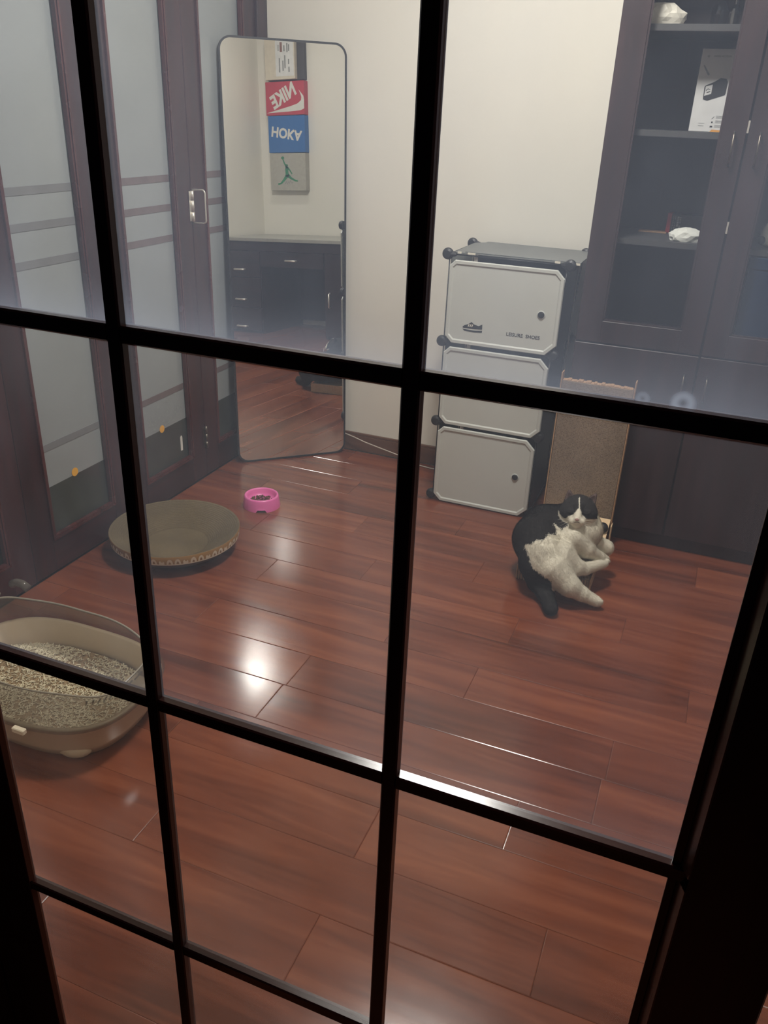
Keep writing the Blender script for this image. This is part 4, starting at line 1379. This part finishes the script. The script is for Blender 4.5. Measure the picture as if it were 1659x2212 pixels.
# ------------------------------------------------------------------ cat: one continuous body from blended volumes
def vec(*a): return np.array(a, dtype=float)
VR, VD, VF = vec(0.926, 0.375, 0.039), vec(0.197, -0.393, -0.898), vec(-0.321, 0.840, -0.438)
J = dict(shoulder=(-0.335, 2.694, 0.200), midup=(-0.407, 2.713, 0.160), mid=(-0.411, 2.636, 0.148), hip=(-0.378, 2.546, 0.135), rump=(-0.388, 2.515, 0.108), fsh=(-0.292, 2.614, 0.190), fel=(-0.246, 2.632, 0.150), fwr=(-0.200, 2.668, 0.112), fpa=(-0.185, 2.684, 0.100), gsh=(-0.237, 2.706, 0.150), gel=(-0.186, 2.735, 0.120), gpa=(-0.194, 2.738, 0.090), th1=(-0.317, 2.556, 0.145), kn1=(-0.263, 2.561, 0.110), hk1=(-0.235, 2.580, 0.100), ft1=(-0.178, 2.661, 0.095), th2=(-0.327, 2.503, 0.115), kn2=(-0.266, 2.487, 0.075), hk2=(-0.223, 2.496, 0.050), ft2=(-0.171, 2.505, 0.028), t0=(-0.405, 2.530, 0.085), t1=(-0.381, 2.501, 0.050), t2=(-0.334, 2.460, 0.033), t3=(-0.303, 2.395, 0.027), head=(-0.294, 2.673, 0.275), neck=(-0.292, 2.716, 0.225), chest=(-0.268, 2.690, 0.190), chest2=(-0.317, 2.657, 0.160), hid=(-0.244, 2.655, 0.085))
J = {k: vec(*v) for k, v in J.items()}
HC = J['head']
ca, sa = math.cos(math.radians(4)), math.sin(math.radians(4))
HF = vec(0.099, -0.905, 0.414); HF /= np.linalg.norm(HF)
r0_ = VR - HF * VR.dot(HF); r0_ /= np.linalg.norm(r0_)
u0_ = np.cross(HF, r0_)
HR, HU = r0_ * ca - u0_ * sa, u0_ * ca + r0_ * sa
def hp(r, u_, f): return HC + HR * r + HU * u_ + HF * f
prims = []   # (kind, data, k, group)
def cap(a, b, ra, rb, k, g): prims.append(('c', (a, b, ra, rb), k, g))
def ell(c, ax, rad, k, g): prims.append(('e', (c, ax, rad), k, g))
WX = (vec(1, 0, 0), vec(0, 1, 0), vec(0, 0, 1))
HX = (HR, HU, HF)
T_ = 'torso'
cap(J['shoulder'], J['midup'], 0.070, 0.076, 0.03, T_)
cap(J['midup'], J['mid'], 0.076, 0.086, 0.03, T_)
cap(J['mid'], J['hip'], 0.086, 0.078, 0.03, T_)
cap(J['hip'], J['rump'], 0.074, 0.052, 0.03, T_)
cap(J['chest2'], J['mid'] + vec(0.05, -0.01, -0.02), 0.066, 0.078, 0.03, T_)
cap(J['neck'], J['chest'], 0.060, 0.060, 0.03, T_)
cap(J['chest'], J['chest2'], 0.058, 0.060, 0.03, T_)
cap(J['neck'], HC - HF * 0.02, 0.056, 0.048, 0.02, T_)
# near fore leg, folded fore leg
L_ = 'leg'
cap(J['fsh'], J['fel'], 0.038, 0.031, 0.016, L_)
cap(J['fel'], J['fwr'], 0.030, 0.021, 0.008, L_)
cap(J['fwr'], J['fpa'], 0.020, 0.018, 0.008, L_)
cap(J['gsh'], J['gel'], 0.028, 0.028, 0.012, L_)
cap(J['gel'], J['gpa'], 0.025, 0.020, 0.008, L_)
cap(J['hid'], J['hid'] + vec(0.02, 0.01, 0), 0.014, 0.014, 0.004, L_)
# hind legs
cap(J['th1'], J['kn1'], 0.052, 0.032, 0.016, L_)
cap(J['kn1'], J['hk1'], 0.029, 0.023, 0.010, L_)
cap(J['hk1'], J['ft1'], 0.022, 0.0155, 0.006, L_)
cap(J['th2'], J['kn2'], 0.060, 0.037, 0.02, L_)
cap(J['kn2'], J['hk2'], 0.036, 0.026, 0.014, L_)
cap(J['hk2'], J['ft2'], 0.024, 0.019, 0.010, L_)
def toes(end, back, spread, r):
    d = (end - back); d /= np.linalg.norm(d)
    sp = spread - d * spread.dot(d); sp /= np.linalg.norm(sp)
    for s in (-1.5, -0.5, 0.5, 1.5):
        c = end + d * (0.010 - 0.002 * abs(s)) + sp * s * r * 0.85
        cap(c, c + d * 0.006, r, r * 0.9, 0.0035, L_)
toes(J['ft2'], J['hk2'], vec(0, -0.5, 1), 0.0088)
toes(J['ft1'], J['hk1'], vec(0.2, -0.6, 1), 0.0078)
toes(J['fpa'], J['fwr'], vec(0, -0.6, 1), 0.008)
toes(J['hid'] + vec(-0.01, -0.006, 0), J['hid'] + vec(0.02, 0.01, 0), vec(0, -0.4, 1), 0.007)
# tail
G_ = 'tail'
cap(J['t0'], J['t1'], 0.032, 0.027, 0.02, G_)
cap(J['t1'], J['t2'], 0.026, 0.024, 0.012, G_)
cap(J['t2'], J['t3'], 0.024, 0.023, 0.012, G_)
# head
H_ = 'head'
ell(hp(0, 0.003, -0.012), HX, (0.056, 0.046, 0.052), 0.016, H_)
ell(hp(-0.032, -0.013, 0.004), HX, (0.031, 0.030, 0.034), 0.014, H_)
ell(hp(0.033, -0.012, 0.004), HX, (0.031, 0.031, 0.034), 0.014, H_)
cap(hp(0.001, 0.012, 0.036), hp(-0.003, -0.030, 0.053), 0.014, 0.0115, 0.012, H_)
ell(hp(-0.003, -0.040, 0.036), HX, (0.027, 0.018, 0.022), 0.012, H_)
ell(hp(-0.016, -0.041, 0.048), HX, (0.0145, 0.0115, 0.012), 0.006, H_)
ell(hp(0.009, -0.041, 0.048), HX, (0.0145, 0.0115, 0.012), 0.006, H_)
ell(hp(-0.003, -0.055, 0.038), HX, (0.014, 0.009, 0.013), 0.007, H_)
ell(hp(-0.0035, -0.0345, 0.061), HX, (0.0075, 0.0052, 0.006), 0.003, H_)
for s in (-1, 1):      # closed eyelids
    ell(hp(s * 0.027, -0.007, 0.037), HX, (0.013, 0.008, 0.008), 0.004, H_)

def smin(a, b, k):
    h = np.clip(0.5 + 0.5 * (b - a) / k, 0, 1)
    return b * (1 - h) + a * h - k * h * (1 - h)
def sd(p, prim):
    kind, d, k, g = prim
    if kind == 'c':
        a, b, ra, rb = d
        ab = b - a
        L2 = float(ab.dot(ab)) + 1e-12
        pa = p - a
        t = np.clip(pa @ ab / L2, 0, 1)
        return np.linalg.norm(pa - t[:, None] * ab, axis=1) - (ra + (rb - ra) * t)
    c, ax, rad = d
    q = np.stack([(p - c) @ ax[i] / rad[i] for i in range(3)], axis=1)
    k0 = np.linalg.norm(q, axis=1)
    q2 = np.stack([q[:, i] / rad[i] for i in range(3)], axis=1)
    k1 = np.linalg.norm(q2, axis=1)
    return k0 * (k0 - 1.0) / np.maximum(k1, 1e-9)
def sd_ear(p, base, tip, out_axis, wid, hollow):
    """flattened cone with a scooped front"""
    ax = tip - base
    L = np.linalg.norm(ax); ax = ax / L
    side = out_axis - ax * out_axis.dot(ax); side /= np.linalg.norm(side)
    nf = np.cross(side, ax)
    if nf.dot(HF) < 0: nf = -nf
    q = p - base
    t = np.clip(q @ ax / L, 0, 1)
    taper = (1 - t) ** 0.8
    w_ = wid * taper + 0.0022
    th = 0.014 * taper + 0.0018
    dx, dz, dy = (q @ side) / w_, (q @ nf) / th, (q @ ax - t * L)
    rr_ = np.sqrt(dx * dx + dz * dz)
    d = (rr_ - 1) * th * 0.9
    d = np.sqrt(np.maximum(d, 0) ** 2 + dy ** 2) + np.minimum(d, 0)
    sc = base + ax * L * 0.30 + nf * 0.013
    qq = p - sc
    e = np.sqrt((qq @ side / (wid * 0.72)) ** 2 + (qq @ nf / 0.011) ** 2 + (qq @ ax / (L * 0.58)) ** 2)
    scoop = (e - 1) * 0.008
    return np.maximum(d, -scoop)
EARS = [(hp(-0.032, 0.027, -0.004), hp(-0.037, 0.068, 0.004), HR * 1.0 + HU * 0.25, 0.019), (hp(0.036, 0.025, -0.004), hp(0.057, 0.060, 0.004), HR * 1.0 - HU * 0.45, 0.018)]
def field(p):
    d = None
    for g in ('torso', 'tail', 'leg', 'head'):
        for pr in prims:
            if pr[3] == g:
                x = sd(p, pr)
                d = x if d is None else smin(d, x, pr[2])
    for b, t, o_, w_ in EARS:
        d = smin(d, sd_ear(p, b, t, o_, w_, True), 0.005)
    return d
lo_, hi_ = vec(-0.535, 2.335, -0.005), vec(-0.135, 2.835, 0.365)
hs = 0.0028
nx, ny, nz = [int(math.ceil((hi_[i] - lo_[i]) / hs)) for i in range(3)]
gx, gy, gz = [lo_[i] + hs * np.arange(n_) for i, n_ in enumerate((nx, ny, nz))]
vals = np.empty((nx, ny, nz), dtype=np.float32)
YY, ZZ = np.meshgrid(gy, gz, indexing='ij')
for i in range(0, nx, 12):
    xs_ = gx[i:i + 12]
    P_ = np.empty((len(xs_), ny, nz, 3))
    P_[..., 0] = xs_[:, None, None]; P_[..., 1] = YY[None]; P_[..., 2] = ZZ[None]
    vals[i:i + 12] = field(P_.reshape(-1, 3)).reshape(len(xs_), ny, nz)
# keep the body off the board and floor it lies on
flr = np.where((gx[:, None] < -0.2) & (gy[None, :] > 2.58), 0.054, 0.002)
vals = np.maximum(vals, (flr[:, :, None] - gz[None, None, :]).astype(np.float32))

def surface_nets(v):
    s = v < 0
    nx, ny, nz = v.shape
    c = [s[dx:nx - 1 + dx, dy:ny - 1 + dy, dz:nz - 1 + dz] for dx in (0, 1) for dy in (0, 1) for dz in (0, 1)]
    tot = sum(x.astype(np.int8) for x in c)
    act = (tot > 0) & (tot < 8)
    idx = np.full(act.shape, -1, dtype=np.int64)
    ijk = np.argwhere(act)
    idx[act] = np.arange(len(ijk))
    acc = np.zeros((len(ijk), 3)); cnt = np.zeros(len(ijk))
    corner = lambda o: v[ijk[:, 0] + o[0], ijk[:, 1] + o[1], ijk[:, 2] + o[2]]
    offs = [(a, b, c_) for a in (0, 1) for b in (0, 1) for c_ in (0, 1)]
    for a in offs:
        for ax in range(3):
            if a[ax] == 0:
                b = list(a); b[ax] = 1
                va, vb = corner(a), corner(b)
                m = (va < 0) != (vb < 0)
                t = np.where(m, va / np.where(m, va - vb, 1), 0)
                pt_ = np.tile(np.array(a, float), (len(ijk), 1)); pt_[:, ax] += t
                acc[m] += pt_[m]; cnt[m] += 1
    vert = ijk + acc / cnt[:, None]
    faces = []
    for ax in range(3):
        o1, o2 = [(1, 2), (2, 0), (0, 1)][ax]
        sl0 = [slice(None)] * 3; sl1 = [slice(None)] * 3
        sl0[ax] = slice(0, -1); sl1[ax] = slice(1, None)
        ch = s[tuple(sl0)] != s[tuple(sl1)]
        e = np.argwhere(ch)
        ok = (e[:, o1] > 0) & (e[:, o2] > 0) & (e[:, o1] < v.shape[o1] - 1) & (e[:, o2] < v.shape[o2] - 1)
        e = e[ok]
        def cid(d1, d2):
            q = e.copy(); q[:, o1] += d1; q[:, o2] += d2
            return idx[q[:, 0], q[:, 1], q[:, 2]]
        q = np.stack([cid(-1, -1), cid(0, -1), cid(0, 0), cid(-1, 0)], axis=1)
        inside = s[e[:, 0], e[:, 1], e[:, 2]]
        q[~inside] = q[~inside][:, ::-1]
        faces.append(q)
    return vert, np.concatenate(faces)
vt, fc = surface_nets(vals)
vt = lo_ + vt * hs

# fur pattern ------------------------------------------------------
def in_poly(px, py, poly):
    poly = np.array(poly, float)
    r_ = np.zeros(len(px), bool)
    j = len(poly) - 1
    for i in range(len(poly)):
        xi, yi = poly[i]; xj, yj = poly[j]
        cnd = ((yi > py) != (yj > py)) & (px < (xj - xi) * (py - yi) / (yj - yi + 1e-12) + xi)
        r_ ^= cnd
        j = i
    return r_
P0 = vec(-0.29, 2.62, 0.15)
BODY_W = [(1200, 1127), (1207, 1138), (1217, 1146), (1228, 1144), (1236, 1136), (1255, 1137), (1278, 1126), (1288, 1112), (1293, 1098), (1302, 1106), (1312, 1140), (1345, 1170), (1345, 1330), (1265, 1330), (1215, 1272), (1192, 1247), (1168, 1233), (1153, 1217), (1149, 1197), (1139, 1180), (1143, 1174), (1156, 1171), (1166, 1164), (1180, 1163), (1187, 1154), (1197, 1153), (1205, 1152), (1201, 1140)]
HEAD_W = [(1251.2, 1076), (1253.6, 1076), (1253.4, 1098), (1255.5, 1106), (1257, 1112), (1262, 1115), (1267, 1121), (1300, 1121), (1300, 1150), (1200, 1150), (1200, 1100), (1208, 1099), (1212, 1111), (1223, 1121), (1230, 1115), (1239, 1112), (1242, 1109), (1247.5, 1103), (1251.6, 1097)]
PX0 = None
def to_uv(p):
    q = p - P0
    return 1236.66 + 616.0 * (q @ r0_), 1183.6 - 616.0 * (q @ u0_)
def group_dist(p):
    out = {}
    for g in ('torso', 'tail', 'leg', 'head'):
        out[g] = np.min(np.stack([sd(p, pr) for pr in prims if pr[3] == g]), axis=0)
    e = np.min(np.stack([sd_ear(p, b, t, o_, w_, True) for b, t, o_, w_ in EARS]), axis=0)
    out['ear'] = e
    return out
def wob(p, f, s):
    return np.sin(p[:, 0] * f + s) * np.sin(p[:, 1] * f * 1.3 + 2 * s) + np.sin(p[:, 2] * f * 0.9 + 3 * s)
WHITE, BLACK, PINK = vec(0.82, 0.77, 0.64), vec(0.026, 0.023, 0.022), vec(0.15, 0.10, 0.09)
def fur_color(p, nrm_, jitter=0.0):
    gd = group_dist(p)
    uu, v_ = to_uv(p)
    ju = uu + jitter * 1.3 * wob(p, 420, 1.0) + RNG.normal(0, 0.9, len(p))
    jv = v_ + jitter * 1.3 * wob(p, 390, 4.0) + RNG.normal(0, 0.9, len(p))
    names = ['torso', 'tail', 'leg', 'head']
    D = np.stack([gd[n_] for n_ in names])
    D[3] -= 0.004
    g = np.argmin(D, axis=0)
    wb = in_poly(ju, jv, BODY_W)
    qh = p - HC
    wh = in_poly(1251.0 + 616.0 * (qh @ r0_), 1101.0 - 616.0 * (qh @ u0_), HEAD_W)
    front = (nrm_ @ (-VF)) > -0.25
    white = np.where(g == 3, wh & front, np.where(g == 1, False, np.where(g == 2, wb | (uu > 1195), wb & front)))
    col = np.where(white[:, None], WHITE, BLACK)
    ear = gd['ear'] < np.min(D, axis=0) - 0.0005
    inner = ear & ((nrm_ @ HF) > 0.55)
    col[ear] = BLACK
    col[inner] = PINK * 0.75
    # nose and mouth
    q = p - HC
    r_, u2, f_ = q @ HR, q @ HU, q @ HF
    nose = ((r_ + 0.0035) / 0.0075) ** 2 + ((u2 + 0.0345) / 0.0048) ** 2 < 1
    nose &= f_ > 0.05
    col[nose & (g == 3)] = vec(0.42, 0.24, 0.22)
    mouth = (np.abs(u2 + 0.0425 + 0.5 * np.abs(r_ + 0.0035) * 0.35) < 0.0014) & (np.abs(r_ + 0.0035) < 0.011) & (f_ > 0.04)
    col[mouth & (g == 3)] = vec(0.10, 0.06, 0.05)
    for s_ in (-1, 1):
        lid = (np.abs(u2 + 0.0105 - 2.2 * (r_ - s_ * 0.0265) ** 2 * 9) < 0.0013) & (np.abs(r_ - s_ * 0.0265) < 0.0105) & (f_ > 0.02)
        col[lid & (g == 3)] = vec(0.075, 0.068, 0.06)
    return col, g, ear
me = bpy.data.meshes.new('body')
me.from_pydata(vt.tolist(), [], fc.tolist())
me.update()
nv = np.empty(len(vt) * 3); me.vertices.foreach_get('normal', nv); nv = nv.reshape(-1, 3)
# gentle smoothing of the net and soft folds of fur over the belly and thighs
col_, grp_, ear_ = fur_color(vt, nv, 1.0)
fold = np.sin((vt @ vec(0.55, -0.6, 0.55)) * 420 + 2.2 * np.sin(vt[:, 0] * 60) + 1.5 * np.sin(vt[:, 2] * 75))
amp = np.where((col_[:, 0] > 0.3) & (grp_ == 0), 0.0006, 0.0)
vt2 = vt + nv * (fold * amp)[:, None]
me.vertices.foreach_set('co', vt2.ravel())
at = me.color_attributes.new('Col', 'FLOAT_COLOR', 'POINT')
at.data.foreach_set('color', np.concatenate([col_, np.ones((len(col_), 1))], axis=1).astype(np.float32).ravel())
me.update()
cat = link_mesh('cat', me, 'fur', None, smooth=True)
tag(cat, 'black and white cat with closed eyes lying on the cardboard scratcher', 'cat')

# fur blades: short tapering hairs rooted on the body
tri = np.concatenate([fc[:, [0, 1, 2]], fc[:, [0, 2, 3]]])
tv = vt2[tri]
ar = np.linalg.norm(np.cross(tv[:, 1] - tv[:, 0], tv[:, 2] - tv[:, 0]), axis=1)
NH = 90000
pick = RNG.choice(len(tri), NH, p=ar / ar.sum())
r1, r2 = np.sqrt(RNG.random(NH)), RNG.random(NH)
bw = np.stack([1 - r1, r1 * (1 - r2), r1 * r2], axis=1)
hpnt = (tv[pick] * bw[:, :, None]).sum(1)
hn = (nv[tri[pick]] * bw[:, :, None]).sum(1)
hn /= np.linalg.norm(hn, axis=1)[:, None]
hcol, hg, hear = fur_color(hpnt, hn, 1.0)
flow = np.where((hg == 3)[:, None], (hpnt - (HC + HF * 0.06 - HU * 0.02)), np.where((hg == 1)[:, None], vec(0.3, -0.6, -0.3), np.where((hg == 2)[:, None], vec(0.6, -0.1, -0.5), vec(0.25, -0.75, -0.55))))
flow = flow / np.linalg.norm(flow, axis=1)[:, None]
flow = flow + RNG.normal(0, 0.30, (NH, 3))
flow = flow - hn * (flow * hn).sum(1)[:, None]
flow /= np.linalg.norm(flow, axis=1)[:, None] + 1e-9
ln = np.where(hg == 3, 0.0055, np.where(hg == 2, 0.007, 0.010)) * RNG.uniform(0.6, 1.25, NH)
ln = np.where(hear, 0.0025, ln)
keep = ~((hg == 3) & (hcol[:, 0] > 0.05) & (hcol[:, 0] < 0.6))
hdir = flow * 0.9 + hn * 0.42
sidev = np.cross(hn, hdir); sidev /= np.linalg.norm(sidev, axis=1)[:, None] + 1e-9
wd = 0.00055
A = hpnt - hn * 0.0008 + sidev * wd
B = hpnt - hn * 0.0008 - sidev * wd
Ct = hpnt + hdir * ln[:, None]
lowest = np.where((Ct[:, 0] < -0.2) & (Ct[:, 1] > 2.58), 0.0545, 0.0025)
Ct[:, 2] = np.maximum(Ct[:, 2], lowest)
A, B, Ct, hcol, hn = A[keep], B[keep], Ct[keep], hcol[keep], hn[keep]
nk_ = len(A)
hv = np.stack([A, B, Ct], axis=1).reshape(-1, 3)
fm = bpy.data.meshes.new('fur')
fm.from_pydata(hv.tolist(), [], np.arange(nk_ * 3).reshape(-1, 3).tolist())
jit = RNG.uniform(0.82, 1.12, (nk_, 1))
hc3 = np.repeat(np.clip(hcol * jit, 0, 1), 3, axis=0)
at = fm.color_attributes.new('Col', 'FLOAT_COLOR', 'POINT')
at.data.foreach_set('color', np.concatenate([hc3, np.ones((len(hc3), 1))], axis=1).astype(np.float32).ravel())
fm.polygons.foreach_set('use_smooth', [True] * nk_)
fm.normals_split_custom_set_from_vertices(np.repeat(hn, 3, axis=0).tolist())
fur = link_mesh('fur', fm, 'fur', cat)
fur['kind'] = 'stuff'
# whiskers
bm = bmesh.new()
for s in (-1, 1):
    for k in range(4):
        b0 = Vector(hp(-0.003 + s * 0.016, -0.038 - 0.003 * k, 0.052))
        e = Vector(hp(-0.003 + s * (0.066 - 0.004 * k), -0.040 - 0.011 * k, 0.038))
        mid_ = (b0 + e) / 2 + Vector(HF) * 0.008 + Vector(HU) * 0.004
        atube(bm, [b0, mid_, e], [0.00045, 0.0004, 0.0002], 4)
fin(bm, 'whiskers', 'whisker', cat, smooth=True)
